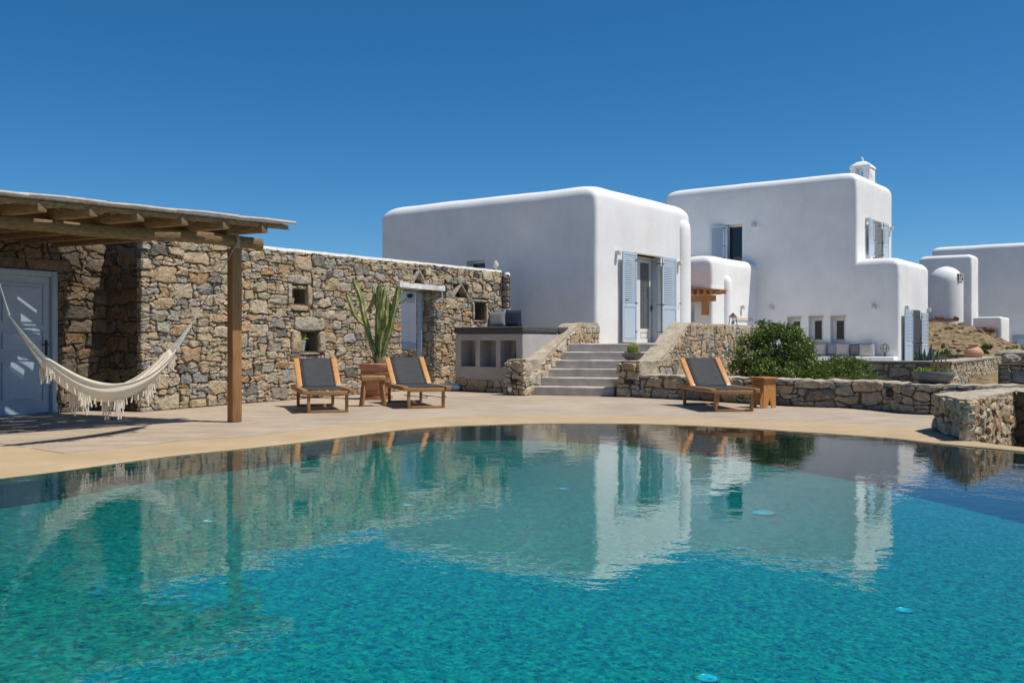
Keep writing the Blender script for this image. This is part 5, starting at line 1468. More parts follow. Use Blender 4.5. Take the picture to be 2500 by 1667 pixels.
mb = MB(); mb.box((c2.x, c2.y, .515), (.36, .34, .028), rz=rz); mb.build('seat', M['teak'], s2, bevel=.004)
for sx in (-1, 1):
    mb = MB(); pr = [(-.15, 0), (-.055, 0), (0, .17), (.055, 0), (.15, 0), (.135, .5), (-.135, .5)]
    tri = tessellate_polygon([[Vector((a, b, 0)) for a, b in pr]]); n = len(pr)
    vs = [loc2(sx * .13 - .011, y, z) for y, z in pr] + [loc2(sx * .13 + .011, y, z) for y, z in pr]
    mb.add(vs, [(i, (i + 1) % n, n + (i + 1) % n, n + i) for i in range(n)] + list(tri) + [tuple(n + k for k in f) for f in tri]); mb.build('side_board', M['teak'], s2)
for sy in (-1, 1):
    mb = MB(); mb.bar(loc2(-.145, sy * .118, .45), loc2(.145, sy * .118, .45), .016, .10); mb.build('apron', M['teak_dark'], s2)

# ================================================================== PLANTER + TREE CACTUS
pc = Vector((-2.70, 19.3)); pt = empty('planter', (pc.x, pc.y, 0), 'large terracotta planter with a saucer behind the wooden stool', 'planter')
mb = MB(); mb.lathe((pc.x, pc.y, .03), [(.20, 0), (.235, .01), (.265, .12), (.30, .30), (.325, .44), (.345, .55), (.36, .57), (.37, .60), (.375, .67), (.36, .685), (.335, .68), (.33, .62)], 40); mb.build('pot', M['terracotta'], pt, smooth=40)
mb = MB()
for z, rr_ in ((.15, .281), (.36, .322), (.52, .348)): 
    mb.tube([(pc.x + cos(2 * pi * k / 32) * rr_, pc.y + sin(2 * pi * k / 32) * rr_, z) for k in range(33)], .009, 6, cap=False)
mb.build('band', M['terracotta'], pt, smooth=60)
mb = MB(); mb.lathe((pc.x, pc.y, 0), [(.26, 0), (.295, .0), (.30, .055), (.285, .06), (.275, .03)], 36); mb.build('saucer', M['terracotta'], pt, smooth=40)
mb = MB(); mb.lathe((pc.x, pc.y, .62), [(.32, 0), (.325, .02), (.1, .045)], 24); mb.build('soil', M['soil'], pt)
cc = empty('tall_cactus', (pc.x, pc.y, .65), 'many armed candelabra cactus in the terracotta planter', 'cactus')
def cpt(zx, zy, dy=0.0):
    px, py = 820 + zx / 5.225, 680 + zy / 5.225; Y = pc.y + dy; return Vector(((px - CX) * Y / F, Y, zat(py, Y)))
arms = [([(515, 1085), (490, 930), (430, 740), (385, 560), (345, 420), (320, 260), (290, 160), (262, 90), (225, -5)], .052, 0, 'm'),
        ([(370, 600), (300, 540), (240, 460), (205, 370), (178, 290), (155, 220), (148, 150)], .046, .14, 's'),
        ([(178, 300), (200, 285), (198, 240)], .026, .14, 's'), ([(140, 200), (122, 165)], .02, .14, 's'), ([(300, 140), (325, 115), (330, 80)], .022, 0, 's'),
        ([(540, 1090), (535, 900), (530, 700), (535, 500), (545, 300), (550, 70)], .050, .1, 'm'),
        ([(565, 1085), (572, 850), (575, 650), (572, 480), (575, 330), (590, 120)], .052, -.08, 'm'),
        ([(590, 1000), (625, 860), (670, 720), (710, 590), (745, 430), (775, 280), (792, 100)], .052, -.04, 'm'),
        ([(770, 300), (800, 250), (830, 180), (838, 130)], .034, -.04, 's'), ([(820, 300), (860, 290), (890, 265), (905, 215)], .026, -.06, 's'),
        ([(590, 760), (610, 600), (640, 470), (650, 340), (655, 210)], .040, .08, 's'), ([(575, 420), (600, 330), (620, 230), (630, 110)], .040, -.1, 's'),
        ([(395, 430), (430, 380), (465, 310), (490, 230), (500, 160)], .040, .16, 's'), ([(625, 760), (660, 640), (690, 520), (700, 400), (690, 300)], .036, .12, 's'),
        ([(530, 420), (515, 330), (520, 200)], .032, .2, 's'), ([(600, 660), (640, 600), (650, 500), (640, 400)], .036, -.12, 's'), ([(755, 420), (735, 330), (750, 200)], .032, .1, 's')]
for ai, (pts, r_, dy, kd) in enumerate(arms):
    P = [cpt(a, b, dy * (1 if kd == 's' else min(1, i / 3))) for i, (a, b) in enumerate(pts)]
    # resample
    R = []
    for i in range(len(P) - 1):
        k_ = max(1, int((P[i + 1] - P[i]).length / .035))
        for k in range(k_): R.append(P[i].lerp(P[i + 1], k / k_))
    R.append(P[-1]); n_ = len(R)
    rad = [r_ * 1.02 * (1 + .12 * (i % 2)) * (1 if i < n_ - 3 else (.85, .6, .25)[i - (n_ - 3)]) * (.8 if i < 3 else 1) for i in range(n_)]
    R = [p + Vector((noise.noise(p * 3 + Vector((ai, 0, 0))), noise.noise(p * 3 + Vector((0, ai, 0))), 0)) * .012 for p in R]
    mb = MB(); mb.tube(R, rad, 8, star=.42); mb.build('arm', M['cactus'], cc, smooth=35)
mb = MB(); mb.lathe((pc.x, pc.y, .64), [(.07, 0), (.075, .1), (.055, .28), (.03, .34)], 10, wob=.2); mb.build('stem', M['cactus_base'], cc, smooth=50)
# cable loops on the deck beside it
cb = empty('cable', (-1.9, 19.3, 0), 'loose black cable lying on the deck behind the middle lounger', 'cable')
mb = MB(); pp = [Vector((-2.25 + .12 * cos(w) * (1 + .3 * sin(2 * w)) + .06 * w, 19.4 + .1 * sin(w), .015 + .05 * abs(sin(w * .5)))) for w in [i * .45 for i in range(34)]]
mb.tube(pp, .008, 6); mb.build('cord', M['black'], cb, smooth=60)

# ================================================================== NICHE POTS
def small_pot(px, py, o, r, h, lab, plant):
    t = fW.t(px); p = fW.P(t, fW.z(px, py), o); e = empty('flower_pot', tuple(p), lab, 'pot')
    mb = MB(); mb.lathe(p, [(r * .7, 0), (r * .95, h * .8), (r, h * .8), (r * 1.02, h), (r * .8, h), (r * .8, h * .8)], 18); mb.build('pot', M['terracotta_pale' if not plant else 'grey_plaster'], e, smooth=40)
    if plant:
        mb = MB(); rr = random.Random(2)
        for i in range(16):
            w = rr.uniform(0, 2 * pi); l = rr.uniform(.10, .19); el = rr.uniform(.2, 1.3)
            d = Vector((cos(w) * cos(el), sin(w) * cos(el), sin(el))) * l; b = p + Vector((0, 0, h))
            mb.tube([b, b + d * .6, b + d + Vector((0, 0, -.02))], [.012, .012, .002], 4)
        mb.build('leaves', M['succ'], e, smooth=60)
small_pot(723.5, 740, -.12, .055, .10, 'tiny pale clay pot standing in the upper square niche of the stone wall', False)
small_pot(744, 857, -.10, .10, .22, 'pot with a small succulent in the lower square niche of the stone wall', True)

# ================================================================== BUILT-IN LOUNGE BENCH
F0 = Vector((-1.337, 22.5)); F1 = Vector((.236, 21.2)); fbn = Fr(F0, F1 - F0, n=NL); Lb = (F1 - F0).length
zpl = 1.33; zst = .27
bn = empty('lounge_bench', (F0.x, F0.y, 0), 'raised grey plaster daybed base with three deep niches beside the stairs', 'bench')
fbr = Fr(F1, U, n=NR)
bwt = (Lb)
o = plaster_block('base', fbn, 0, Lb, 2.75, zst, zpl, R=.03, rc=.03, parent=bn, mat=M['grey_plaster'], amp=.006, cell=.3)
nic = []
for (x0, x1) in ((1125.5, 1161), (1171.5, 1210.5), (1221.5, 1260)):
    nic.append((fbn.t(x0), fbn.t(x1), fbn.z(1190, 895.5), fbn.z(1190, 831)))
carve(o, [MB().fbox(fbn, a, b, c_, d, -.42, .3) for a, b, c_, d in nic])
nb = MB()
mb = MB(); mb.fbox(fbn, .02, Lb - .01, -.02, zst + .01, -2.6, -.05); mb.build('mortar', M['mortar'], bn)
emit_stones(rubble(fbn, 0, Lb, 0, zst + .02, .13, .09, seed=81, proud=.02), bn, M['stone'], 60, minpx=8)
mb = MB(); fL_ = Fr(F0, -U, n=(-NR.x, -NR.y))
ml = empty('mattress', (F0.x, F0.y, zpl), 'dark grey foam mattress covering the built in daybed', 'mattress')
zc_ = zpl + .155
for (a, b, c_, d) in ((-.02, Lb + .02, -1.40, .03), (-.02, Lb + .02, -2.75, -1.42)):
    mb = MB(); mb.fbox(fbn, a, b, zpl + .004, zc_, c_, d); mb.build('pad', M['mattress'], ml, bevel=.03, seg=3)
# cushions
def cushion(name, c, w, h, th, rz, tilt, mat, lab, group=None, seed=0, roll=0.0):
    e = empty(name, tuple(c), lab, 'cushion', group); mb = MB(); n = 12
    from mathutils import Euler
    for sgn in (1, -1):
        b0 = len(mb.v)
        for i in range(n + 1):
            for j in range(n + 1):
                u, v = i / n * 2 - 1, j / n * 2 - 1
                pin = 1 - .10 * (1 - abs(v) ** 2) * abs(u) ** 3; pin2 = 1 - .10 * (1 - abs(u) ** 2) * abs(v) ** 3
                th_ = th / 2 * ((1 - u ** 4) * (1 - v ** 4)) ** .5
                th_ += .01 * noise.noise(Vector((u * 2 + seed, v * 2, seed)))* ((1 - u * u) * (1 - v * v))
                mb.v.append((u * w / 2 * pin, sgn * -th_, v * h / 2 * pin2 + h / 2))
        for i in range(n):
            for j in range(n): mb.f.append((b0 + i * (n + 1) + j, b0 + (i + 1) * (n + 1) + j, b0 + (i + 1) * (n + 1) + j + 1, b0 + i * (n + 1) + j + 1))
    m = Euler((tilt, roll, rz)).to_matrix(); mb.v = [tuple(m @ Vector(q) + Vector(c)) for q in mb.v]
    o = MB.build(mb, 'cover', mat, e, smooth=180)
    bm = bmesh.new(); bm.from_mesh(o.data); bmesh.ops.remove_doubles(bm, verts=bm.verts, dist=.0008); bmesh.ops.recalc_face_normals(bm, faces=bm.faces); bm.to_mesh(o.data); bm.free(); o.data.shade_smooth()
    return e
def cpx(px, Y, z): return Vector(((px - CX) * Y / F, Y, z))
cushion('cushion', cpx(1213, 23.6, zc_ + .002), .46, .43, .15, -.25, -.30, M['cush_grey'], 'light grey square cushion with corner tassels on the daybed', seed=1, roll=-.08)
cushion('cushion', cpx(1201, 23.95, zc_ + .002), .45, .42, .14, -1.0, -.22, M['cush_navy'], 'dark cushion half hidden behind the light grey cushion', seed=2)
cushion('cushion', cpx(1222, 24.3, zc_ + .002), .50, .52, .15, -.3, -.2, M['cush_grey'], 'grey cushion standing behind the others against the stone wall end', seed=3)
cushion('cushion', cpx(1247, 24.0, zc_ + .002), .50, .46, .16, .1, -.2, M['cush_navy'], 'navy cushion on the right of the daybed group', seed=4, roll=.05)
cushion('cushion', cpx(1257, 24.3, zc_ + .002), .44, .48, .14, .5, -.12, M['cush_navy'], 'navy cushion behind the right end of the daybed group', seed=5)
# dried branches in two of the niches
for k, (px, lab) in enumerate(((1150, 'dark dried branch ornament in the left niche of the daybed'), (1250, 'dark dried branch ornament in the right niche of the daybed'))):
    t = fbn.t(px); p = fbn.P(t, nic[0][2] + .0, -.25); e = empty('branch_ornament', tuple(p), lab, 'ornament'); mb = MB(); rr = random.Random(k + 5)
    for i in range(9):
        q = p + Vector((rr.uniform(-.1, .1), rr.uniform(-.06, .06), rr.uniform(.18, .42))); mb.tube([p, p.lerp(q, .5) + Vector((rr.uniform(-.04, .04), 0, 0)), q], [.014, .01, .004], 5)
    mb.lathe(p, [(.05, 0), (.055, .03), (.02, .06)], 10); mb.build('twigs', M['rust'], e, smooth=60)
# pale boulder + coiled hose at the foot of the wall
for (px, py, w, h, lab, sd_) in ((1102, 949, .30, .2, 'pale rounded boulder at the foot of the wall beside the daybed', 3),):
    p = gp(px, py + 4); e = empty('boulder', (p.x, p.y, 0), lab, 'boulder'); mb = MB()
    prof = [(w * sin(pi * i / 12), h * (1 - cos(pi * i / 12)) / 2) for i in range(1, 12)]; mb.lathe((p.x, p.y, -.02), prof, 20, wob=.35); mb.build('rock', M['whitewash'], e, smooth=50)
p = gp(1133, 952); e = empty('hose', (p.x, p.y, 0), 'thin black hose coiled on the deck below the daybed', 'hose'); mb = MB()
mb.tube([Vector((p.x + .26 * cos(w) + .012 * w, p.y + .12 * sin(w), .012 + .01 * sin(3 * w))) for w in [i * .35 for i in range(40)]], .009, 6); mb.build('coil', M['black'], e, smooth=60)
p = gp(664, 972); e = empty('hose', (p.x, p.y, 0), 'small coil of dark cable at the foot of the stone wall behind the left lounger', 'hose'); mb = MB()
mb.tube([Vector((p.x - .1 + .07 * cos(w), p.y + .15 , .09 + .07 * sin(w) + .004 * w)) for w in [i * .4 for i in range(34)]], .009, 6); mb.build('coil', M['rust'], e, smooth=60)

# ================================================================== BOWLS
rp_ = (R0 + RL) / 2 + sdep * .30; zpi = .76
bw = empty('plant_bowl', (rp_.x, rp_.y, zpi), 'shallow grey bowl on the right stair pier holding a round barrel cactus', 'planter')
bc = (rp_.x - .02, rp_.y, zpi - .005)
mb = MB(); mb.lathe(bc, [(.10, 0), (.12, .005), (.19, .06), (.245, .13), (.25, .15), (.235, .155), (.22, .13)], 36); mb.build('bowl', M['cement_bowl'], bw, smooth=50)
mb = MB(); mb.lathe((bc[0], bc[1], zpi + .115), [(.22, 0), (.225, .012), (.05, .02)], 20); mb.build('gravel', M['pebble'], bw)
bcac = empty('barrel_cactus', (bc[0], bc[1], zpi + .12), 'round golden spined barrel cactus in the bowl beside the steps', 'cactus')
mb = MB(); nr = 40; cxx, cyy, czz = bc[0] + .01, bc[1], zpi + .235
rows = 14
for i in range(rows + 1):
    th = pi * (i + .02) / (rows + .04)
    for k in range(nr):
        w = 2 * pi * k / nr; rr = .125 * (1.0 if k % 2 == 0 else .88); mb.v.append((cxx + rr * sin(th) * cos(w), cyy + rr * sin(th) * sin(w), czz + .12 * cos(th)))
for i in range(rows):
    for k in range(nr): mb.f.append((i * nr + k, i * nr + (k + 1) % nr, (i + 1) * nr + (k + 1) % nr, (i + 1) * nr + k))
mb.f.append(tuple(range(nr))); mb.f.append(tuple(rows * nr + k for k in range(nr)))
bd_ = mb.build('body', M['barrel'], bcac)
mb = MB()
for i in range(1, rows - 1):
    th = pi * (i + .02) / (rows + .04)
    for k in range(0, nr, 2):
        w = 2 * pi * k / nr; n_ = Vector((sin(th) * cos(w), sin(th) * sin(w), cos(th))); p = Vector((cxx, cyy, czz)) + Vector((n_.x * .125, n_.y * .125, n_.z * .12))
        for d_ in (Vector((0, 0, .6)), Vector((cos(w + 1.57), sin(w + 1.57), 0)) * .6, Vector((cos(w - 1.57), sin(w - 1.57), 0)) * .6):
            mb.tube([p, p + (n_ + d_).normalized() * .022], [.0022, .001], 3, cap=False)
q = mb.build('spines', M['spine'], bcac); q['kind'] = 'stuff'
for (dx, dz_, r_) in ((-.13, .155, .045), (.12, .155, .045), (-.09, .15, .035)):
    mb = MB(); cx_, cy_, cz_ = bc[0] + dx, bc[1] - .05, zpi + dz_
    mb.lathe((cx_, cy_, cz_ - r_), [(r_ * sin(pi * i / 8) + .001, r_ * (1 - cos(pi * i / 8))) for i in range(1, 8)], 12, wob=.2); mb.build('offset_cactus', M['barrel'], bcac)
# right bowl on the low wall
b2 = Vector(((2288 - CX) / F * 15.42, 15.42)); b2 = b2 + Vector((0, .12))
rb = empty('plant_bowl', (b2.x, b2.y, lowz), 'wide grey cement bowl of mixed succulents standing on the low wall at the right', 'planter')
mb = MB(); mb.lathe((b2.x, b2.y, lowz + .002), [(.16, 0), (.18, .005), (.26, .055), (.305, .12), (.31, .165), (.30, .195), (.285, .195), (.275, .16)], 44); mb.build('bowl', M['cement_bowl'], rb, smooth=50)
mb = MB(); mb.lathe((b2.x, b2.y, lowz + .155), [(.28, 0), (.285, .012), (.05, .03)], 20); mb.build('gravel', M['pebble'], rb)
rr = random.Random(12); zt_ = lowz + .18
sp = empty('succulent', (b2.x - .2, b2.y, zt_), 'bright green low succulent clump at the left of the wide bowl', 'succulent'); mb = MB()
for i in range(70):
    w, rad_, el = rr.uniform(0, 2 * pi), rr.uniform(.0, .085), rr.uniform(.3, 1.4)
    b_ = Vector((b2.x - .19 + cos(w) * rad_, b2.y - .02 + sin(w) * rad_, zt_ - .01)); d = Vector((cos(w) * cos(el), sin(w) * cos(el), sin(el))) * rr.uniform(.05, .11)
    mb.tube([b_, b_ + d * .6, b_ + d], [.006, .011, .004], 5)
mb.build('leaves', M['succ'], sp, smooth=60)
sp = empty('succulent', (b2.x, b2.y, zt_), 'tall brown green upright succulent stems in the middle of the wide bowl', 'succulent'); mb = MB()
for i in range(30):
    x = b2.x - .10 + rr.random() * .34; y = b2.y + rr.uniform(-.1, .1); hgt = rr.uniform(.06, .24) * (1.2 if rr.random() < .4 else .7)
    tp_ = Vector((x + rr.uniform(-.04, .04), y + rr.uniform(-.03, .03), zt_ + hgt)); b_ = Vector((x, y, zt_ - .01))
    mb.tube([b_.lerp(tp_, k / 5) + Vector((rr.uniform(-.006, .006), 0, 0)) for k in range(6)], [.014, .013, .014, .012, .011, .004], 6, star=.6)
mb.build('stems', M['succ_brown'], sp)
sp = empty('succulent', (b2.x + .2, b2.y, zt_), 'sprawling dark rosette succulent at the right of the wide bowl', 'succulent'); mb = MB()
for i in range(40):
    w = rr.uniform(0, 2 * pi); el = rr.uniform(-.05, .9); l = rr.uniform(.05, .12); b_ = Vector((b2.x + .12 + rr.uniform(-.08, .1), b2.y - .04, zt_)); d = Vector((cos(w) * cos(el), sin(w) * cos(el), sin(el))) * l
    mb.tube([b_, b_ + d * .5, b_ + d], [.009, .008, .002], 4)
mb.build('leaves', M['agave'], sp)

# ================================================================== AGAVE, JAR, LANTERN, ORNAMENT, FAR CUSHIONS
aY = 28.0; ac = Vector(((2262 - CX) / F * aY, aY)); az = zat(885, aY)
agv = empty('agave', (ac.x, ac.y, az - .2), 'blue green agave with pointed leaves behind the garden wall', 'agave'); rr = random.Random(6)
spec = [(2235, 848), (2246, 841), (2240, 860), (2257, 850), (2252, 862), (2274, 839), (2280, 850), (2291, 851), (2268, 858), (2286, 864), (2262, 868), (2231, 866)]
for i, (px, py) in enumerate(spec):
    Y = aY + rr.uniform(-.35, .35); tip = Vector(((px - CX) * Y / F, Y, zat(py, Y))); b_ = Vector((ac.x + rr.uniform(-.04, .04) + (tip.x - ac.x) * .45, aY + (Y - aY) * .2, az - .25))
    mid = b_.lerp(tip, .5) + Vector(((tip.x - ac.x) * .15, 0, -.02)); mb = MB(); K_ = 8; ax_ = (tip - b_).normalized(); sdv_ = ax_.cross(Vector((0, 1, .2))).normalized(); up_ = sdv_.cross(ax_)
    for k in range(K_ + 1):
        s_ = k / K_; p = b_.lerp(mid, s_ * 2) if s_ < .5 else mid.lerp(tip, s_ * 2 - 1); wv = .066 * (sin(pi * (.25 + .75 * s_)) ** .8) * (1 if k < K_ else 0) + .002
        mb.v += [tuple(p - sdv_ * wv + up_ * wv * .35), tuple(p - up_ * .012), tuple(p + sdv_ * wv + up_ * wv * .35), tuple(p + up_ * .006 * (1 - s_))]
    for k in range(K_):
        for j in range(4): mb.f.append((k * 4 + j, k * 4 + (j + 1) % 4, (k + 1) * 4 + (j + 1) % 4, (k + 1) * 4 + j))
    mb.build('leaf', M['agave'], agv, smooth=60)
jY = 30.0; jp = Vector(((2377 - CX) / F * jY, jY)); jz = zat(873, jY)
jar = empty('clay_jar', (jp.x, jp.y, jz), 'ribbed pale terracotta jar standing behind the sunlit garden wall', 'jar')
prof = []
R_ = [(0, .20), (.05, .25), (.12, .285), (.2, .275), (.28, .225), (.34, .16), (.39, .135), (.42, .155), (.44, .165), (.45, .15)]
k_ = 0
for i in range(34):
    z = .45 * i / 33
    for (za, ra), (zb_, rb_) in zip(R_, R_[1:]):
        if za <= z <= zb_ + 1e-6: r_ = ra + (rb_ - ra) * (z - za) / (zb_ - za); break
    prof.append((r_ + (.008 if (i // 2) % 2 else -.004) * (z < .3), z))
mb = MB(); mb.lathe((jp.x, jp.y, jz - .02), prof, 36); mb.build('body', M['terracotta_pale'], jar, smooth=50)
# lantern on the retaining wall
tl_ = fRC.t(1811); lp = fRC.P(tl_, 1.6, -.25)
ln = empty('lantern', tuple(lp), 'dark iron lantern with a conical lid on top of the retaining wall', 'lantern')
sc_l = lp.y / F; zl0 = 1.6
mb = MB(); mb.lathe((lp.x, lp.y, zl0 + 20 * sc_l), [(.001, 11 * sc_l), (.012, 11 * sc_l), (.06, 6 * sc_l), (.125, .5 * sc_l), (.125, 0)][::-1], 20); mb.build('lid', M['rust'], ln, smooth=30)
mb = MB(); mb.lathe((lp.x, lp.y, zl0 + 17.2 * sc_l), [(.02, 0), (.105, 0), (.105, 1.0 * sc_l), (.02, 1.0 * sc_l)], 20); mb.build('ring', M['black'], ln)
for k in range(6):
    w = 2 * pi * k / 6 + .3; mb = MB(); mb.bar((lp.x + cos(w) * .095, lp.y + sin(w) * .095, zl0 + 17.5 * sc_l), (lp.x + cos(w) * .135, lp.y + sin(w) * .135, zl0 + .002), .016, .016); mb.build('bar', M['black'], ln)
mb = MB(); mb.lathe((lp.x, lp.y, zl0 + .002), [(.14, 0), (.14, .02), (.02, .02)], 20); mb.build('base', M['black'], ln)
mb = MB(); mb.lathe((lp.x, lp.y, zl0 + .02), [(.045, 0), (.045, .1), (.03, .1)], 12); mb.build('candle', M['whitepaint'], ln)
# cushions along the far bench
grp = 'cushions on the far built in bench'
fb = Fr(fl2w.P(0, 0, .17), VL, n=NL)
cl_ = [(1974, 'black and cream striped cushion at the left end of the far bench, beside the bush', 'stripe_dark', .45, .46), (2004, 'plain beige cushion next to the bush on the far bench', 'cush_beige', .52, .52), (2033, 'blue and white striped cushion on the far bench', 'stripe_blue', .48, .50),
       (2060, 'plain beige cushion between the two striped ones on the far bench', 'cush_beige', .52, .52), (2087, 'black and cream striped cushion right of the plain ones on the far bench', 'stripe_dark', .5, .46), (2119, 'wide plain beige cushion at the right end of the far bench', 'cush_beige', .60, .50)]
for i, (px, lab, mt, w_, h_) in enumerate(cl_):
    t = fb.t(px); p = fb.P(t, bz2 + .004, .16 * (i % 2)); yaw = atan2(-VL.y, -VL.x)
    cushion('cushion', p, w_, h_, .17, yaw + (.0 if i % 2 else .12), -.16, M[mt], lab, grp, seed=i + 10)
ops_ = fb.P(fb.t(2163), bz2, .15); og = empty('iron_ornament', tuple(ops_), 'rusty openwork iron globe on a foot at the right end of the far bench', 'ornament')
mb = MB(); cz_ = bz2 + .30; R_ = .155
for k in range(4):
    w0 = pi * k / 4; mb.tube([(ops_.x + R_ * sin(a) * cos(w0), ops_.y + R_ * sin(a) * sin(w0), cz_ + R_ * cos(a)) for a in [2 * pi * j / 20 for j in range(21)]], .011, 5, cap=False)
mb.tube([(ops_.x + R_ * cos(a), ops_.y + R_ * sin(a), cz_) for a in [2 * pi * j / 20 for j in range(21)]], .012, 5, cap=False); mb.build('globe', M['rust'], og, smooth=60)
mb = MB(); mb.lathe((ops_.x, ops_.y, bz2), [(.06, 0), (.06, .02), (.025, .05), (.03, .1), (.02, .15)], 12); mb.build('foot', M['rust'], og, smooth=50)
mb = MB(); mb.tube([(ops_.x, ops_.y, cz_ + R_), (ops_.x, ops_.y, cz_ + R_ + .07)], [.014, .006], 6); mb.build('finial', M['rust'], og)

# ================================================================== SHRUBS
def leaf_mass(name, parent, blobs, n, size, seed, mat):
    rr = random.Random(seed); V_, F_, T_ = [], [], []
    off = ORG[parent]; tot = sum(b[3] * b[4] * b[5] for b in blobs)
    clumps = []
    for b in blobs:
        k = max(1, int(n / 34 * b[3] * b[4] * b[5] / tot))
        for _ in range(k):
            while True:
                u = Vector((rr.uniform(-1, 1), rr.uniform(-1, 1), rr.uniform(-1, 1)))
                if u.length < 1: break
            u = u.normalized() * (u.length ** .38)
            p = Vector((b[0] + u.x * b[3], b[1] + u.y * b[4], b[2] + u.z * b[5])); 
            if p.z < b[6]: p.z = b[6] + abs(p.z - b[6]) * .3
            clumps.append((p, rr.random(), u.length))
    for (c, tn, ul) in clumps:
        rcl = rr.uniform(.06, .12)
        for _ in range(34):
            d = Vector((rr.gauss(0, 1), rr.gauss(0, 1), rr.gauss(0, .8))); p = c + d * rcl * .55
            ax = Vector((rr.gauss(0, 1), rr.gauss(0, 1), rr.gauss(.3, .6))).normalized(); sd_ = ax.cross(Vector((rr.gauss(0, 1), rr.gauss(0, 1), rr.gauss(0, 1)))).normalized()
            L = size * rr.uniform(.6, 1.3); w = L * .32; nb_ = ax.cross(sd_) * L * .12
            b = len(V_)
            for q in (p - ax * L * .5, p + sd_ * w + nb_, p + ax * L * .5, p - sd_ * w + nb_): V_.append(tuple(q - off))
            F_.append((b, b + 1, b + 2)); F_.append((b, b + 2, b + 3)); t = min(1, max(0, .55 * tn + rr.uniform(0, .45))); T_ += [t] * 4
    me = bpy.data.meshes.new(name); me.from_pydata(V_, [], F_); set_tone(me, T_); me.materials.append(mat)
    o = bpy.data.objects.new(name, me); COL.objects.link(o); o.parent = parent; o['kind'] = 'stuff'; return o
def stems(parent, c, tips, mat, r0=.025):
    for tp_ in tips:
        mb = MB(); c_ = Vector(c); t_ = Vector(tp_); mid = c_.lerp(t_, .5) + Vector((noise.noise(t_) * .15, noise.noise(t_ * 2) * .15, .05)); mb.tube([c_, mid, t_], [r0, r0 * .6, r0 * .2], 5); mb.build('branch', mat, parent, smooth=60)
def at(px, py, Y): return ((px - CX) * Y / F, Y, zat(py, Y))
bYs = 20.6
bu = empty('green_bush', at(1890, 935, bYs), 'big rounded leafy green bush behind the single lounger', 'bush')
bl_ = []
for (px, py, rx, ry, rz_, dy) in ((1840, 872, .36, .4, .52, 0), (1900, 850, .50, .55, .55, .2), (1940, 868, .42, .5, .52, 0), (1880, 905, .62, .55, .30, -.2), (1960, 900, .35, .4, .35, .1), (1815, 905, .26, .3, .3, -.1), (1868, 822, .25, .3, .22, .3), (1925, 818, .30, .3, .20, .3), (1962, 856, .22, .3, .25, .3), (1885, 795, .13, .15, .13, .35), (1840, 830, .2, .2, .2, .1)):
    x, y, z = at(px, py, bYs + dy); bl_.append((x, y, z, rx, ry, rz_, .1))
rsp = random.Random(31)
for _ in range(46):
    w = rsp.uniform(-.15, pi + .15); px_, py_ = 1888 + cos(w) * 92 * rsp.uniform(.92, 1.14), 908 - sin(w) * 112 * rsp.uniform(.90, 1.12)
    x, y, z = at(px_, py_, bYs + rsp.uniform(-.3, .4)); bl_.append((x, y, z, rsp.uniform(.05, .12), rsp.uniform(.05, .12), rsp.uniform(.05, .13), .1))
leaf_mass('foliage', bu, bl_, 19000, .056, 3, M['leaf'])
stems(bu, at(1890, 930, bYs), [at(1850, 840, bYs), at(1885, 790, bYs + .3), at(1920, 810, bYs + .3), at(1950, 850, bYs), at(1845, 880, bYs), at(1965, 890, bYs), at(1900, 860, bYs - .2), at(1875, 778, bYs + .3)], M['twig'])
spr = MB(); rr = random.Random(77)
gc = empty('creeping_shrub', at(2030, 925, 20.8), 'low spreading green shrub right of the big bush behind the low wall', 'bush')
bl2 = []
for (px, py, rx, rz_, dy) in ((1985, 912, .32, .16, 0), (2020, 903, .34, .2, .1), (2060, 893, .36, .2, .4), (2095, 903, .28, .2, .3), (2075, 915, .4, .12, -.2), (2128, 921, .18, .06, .2), (2010, 925, .5, .06, -.3)):
    x, y, z = at(px, py, 20.8 + dy); bl2.append((x, y, z, rx, .4, rz_, .1))
leaf_mass('foliage', gc, bl2, 9000, .048, 5, M['leaf'])
stems(gc, at(2040, 925, 20.8), [at(2000, 900, 20.8), at(2060, 890, 21), at(2110, 905, 20.9)], M['twig'], .015)
# sparse scrub on the hillside and a cactus clump at the far right
for i, (px, py, Y, s_, lab) in enumerate(((2478, 866, 40, .22, 'dark prickly scrub clump at the right edge on the dry hillside'), (2500, 850, 40.5, .5, 'taller dark green scrub at the far right edge below the blue window'), (2305, 860, 36, .22, 'small dark scrub behind the agave'), (2410, 842, 42, .15, 'small dry tuft on the hillside above the terracotta jar'))):
    x, y, z = at(px, py, Y); e = empty('scrub', (x, y, z - s_), lab, 'shrub'); leaf_mass('foliage', e, [(x, y, z - s_ * .3, s_, s_, s_ * .8, z - s_)], 500, .09, 20 + i, M['leaf'])
rr = random.Random(8); mb = MB()
rk = empty('field_rocks', at(2485, 875, 39), 'loose pale rocks heaped on the dry slope at the right edge', 'rocks')
for i in range(9):
    x, y, z = at(2455 + rr.random() * 60, 862 + rr.random() * 12, 39 + rr.random() * 2); r_ = rr.uniform(.15, .35)
    mb = MB(); mb.lathe((x, y, z - r_), [(r_ * 1.3 * sin(pi * k / 8) + .001, r_ * (1 - cos(pi * k / 8)) * .8) for k in range(1, 8)], 10, wob=.5); mb.build('rock', M['stone_pale'], rk)

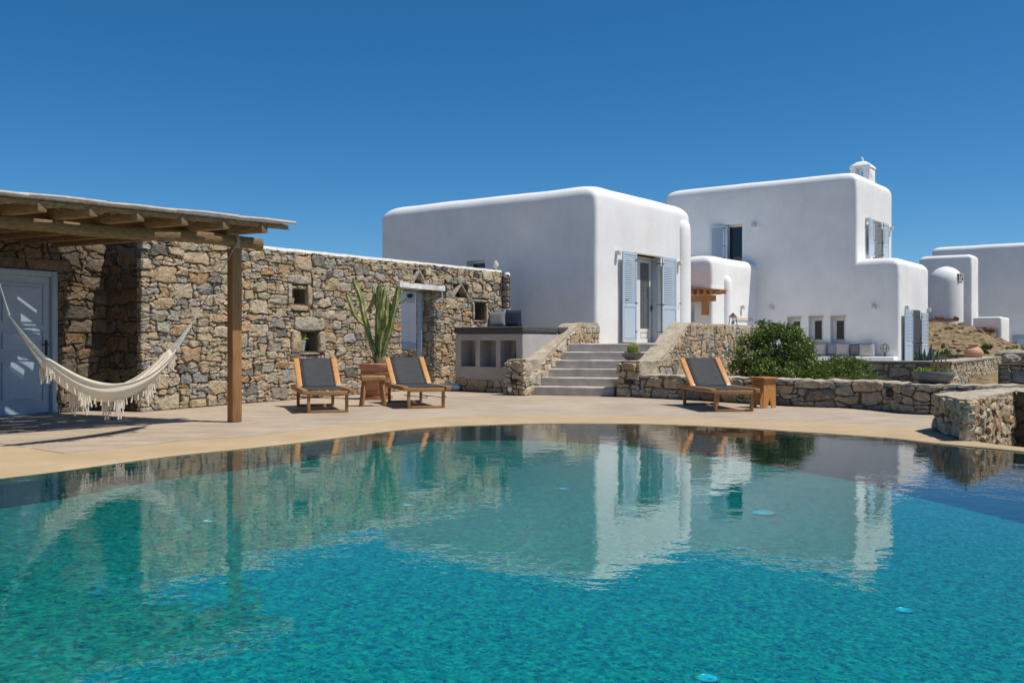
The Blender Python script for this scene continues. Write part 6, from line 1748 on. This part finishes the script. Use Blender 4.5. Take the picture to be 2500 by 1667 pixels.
# ================================================================== POOL LIGHTS
def fp(px, py):
    a, b = (px - CX) / F, (py - CY) / F; Y = (H + .937) / (b - .0553 * a + .0494); return Vector((a * Y, Y, H - b * Y))
labs = ['pool floor light nearest the left edge under the post reflection', 'pool floor light in the left half of the pool', 'pool floor light below the cactus reflection', 'pool floor light left of the white house reflection', 'large pool floor light in the reflection of the two storey house', 'pool floor light at the lower right', 'pool floor light at the bottom edge of the picture', 'pale pool floor light under the single lounger reflection']
for i, ((px, py, r_), lab) in enumerate(zip(((547, 1140, .12), (509, 1273, .065), (995, 1234, .065), (1374, 1194, .065), (1861, 1251, .15), (2207, 1489, .07), (1727, 1655, .07), (1740, 1118, .15)), labs)):
    p = fp(px, py); e = empty('pool_light', tuple(p), lab, 'pool light', 'round lights set in the pool floor')
    mb = MB(); mb.lathe((p.x, p.y, p.z + .001), [(r_, 0), (r_, .004), (r_ * .82, .006), (r_ * .8, .004)], 24); mb.build('rim', M['steel'], e, smooth=40)
    mb = MB(); mb.lathe((p.x, p.y, p.z + .002), [(r_ * .78, 0), (r_ * .78, .003), (r_ * .4, .005)], 20); mb.build('lens', M['pool_light'], e, smooth=60)

# loose stones on the dry hillside
hr = MB(); rr = random.Random(90)
for i in range(260):
    x = rr.uniform(17, 27); y = rr.uniform(40, 48.5); z = gz(x, y); r_ = rr.uniform(.05, .17) * (1.6 if rr.random() < .1 else 1)
    b = len(hr.v); k_ = 6
    hr.v.append((x, y, z + r_ * rr.uniform(.5, .9)))
    for k in range(k_): w = 2 * pi * k / k_ + rr.uniform(-.3, .3); q_ = r_ * rr.uniform(.8, 1.4); hr.v.append((x + cos(w) * q_, y + sin(w) * q_, z + r_ * rr.uniform(.1, .4)))
    for k in range(k_): w = 2 * pi * k / k_; q_ = r_ * 1.2; hr.v.append((x + cos(w) * q_, y + sin(w) * q_, z - .1))
    for k in range(k_):
        a_, c_ = b + 1 + k, b + 1 + (k + 1) % k_; hr.f.append((b, a_, c_)); hr.f.append((a_, a_ + k_, c_ + k_, c_))
ho = hr.build('hillside_stones', M['hill_stone']); ho['kind'] = 'stuff'; ho['label'] = 'loose brown stones scattered over the dry hillside at the right'; ho['category'] = 'stones'
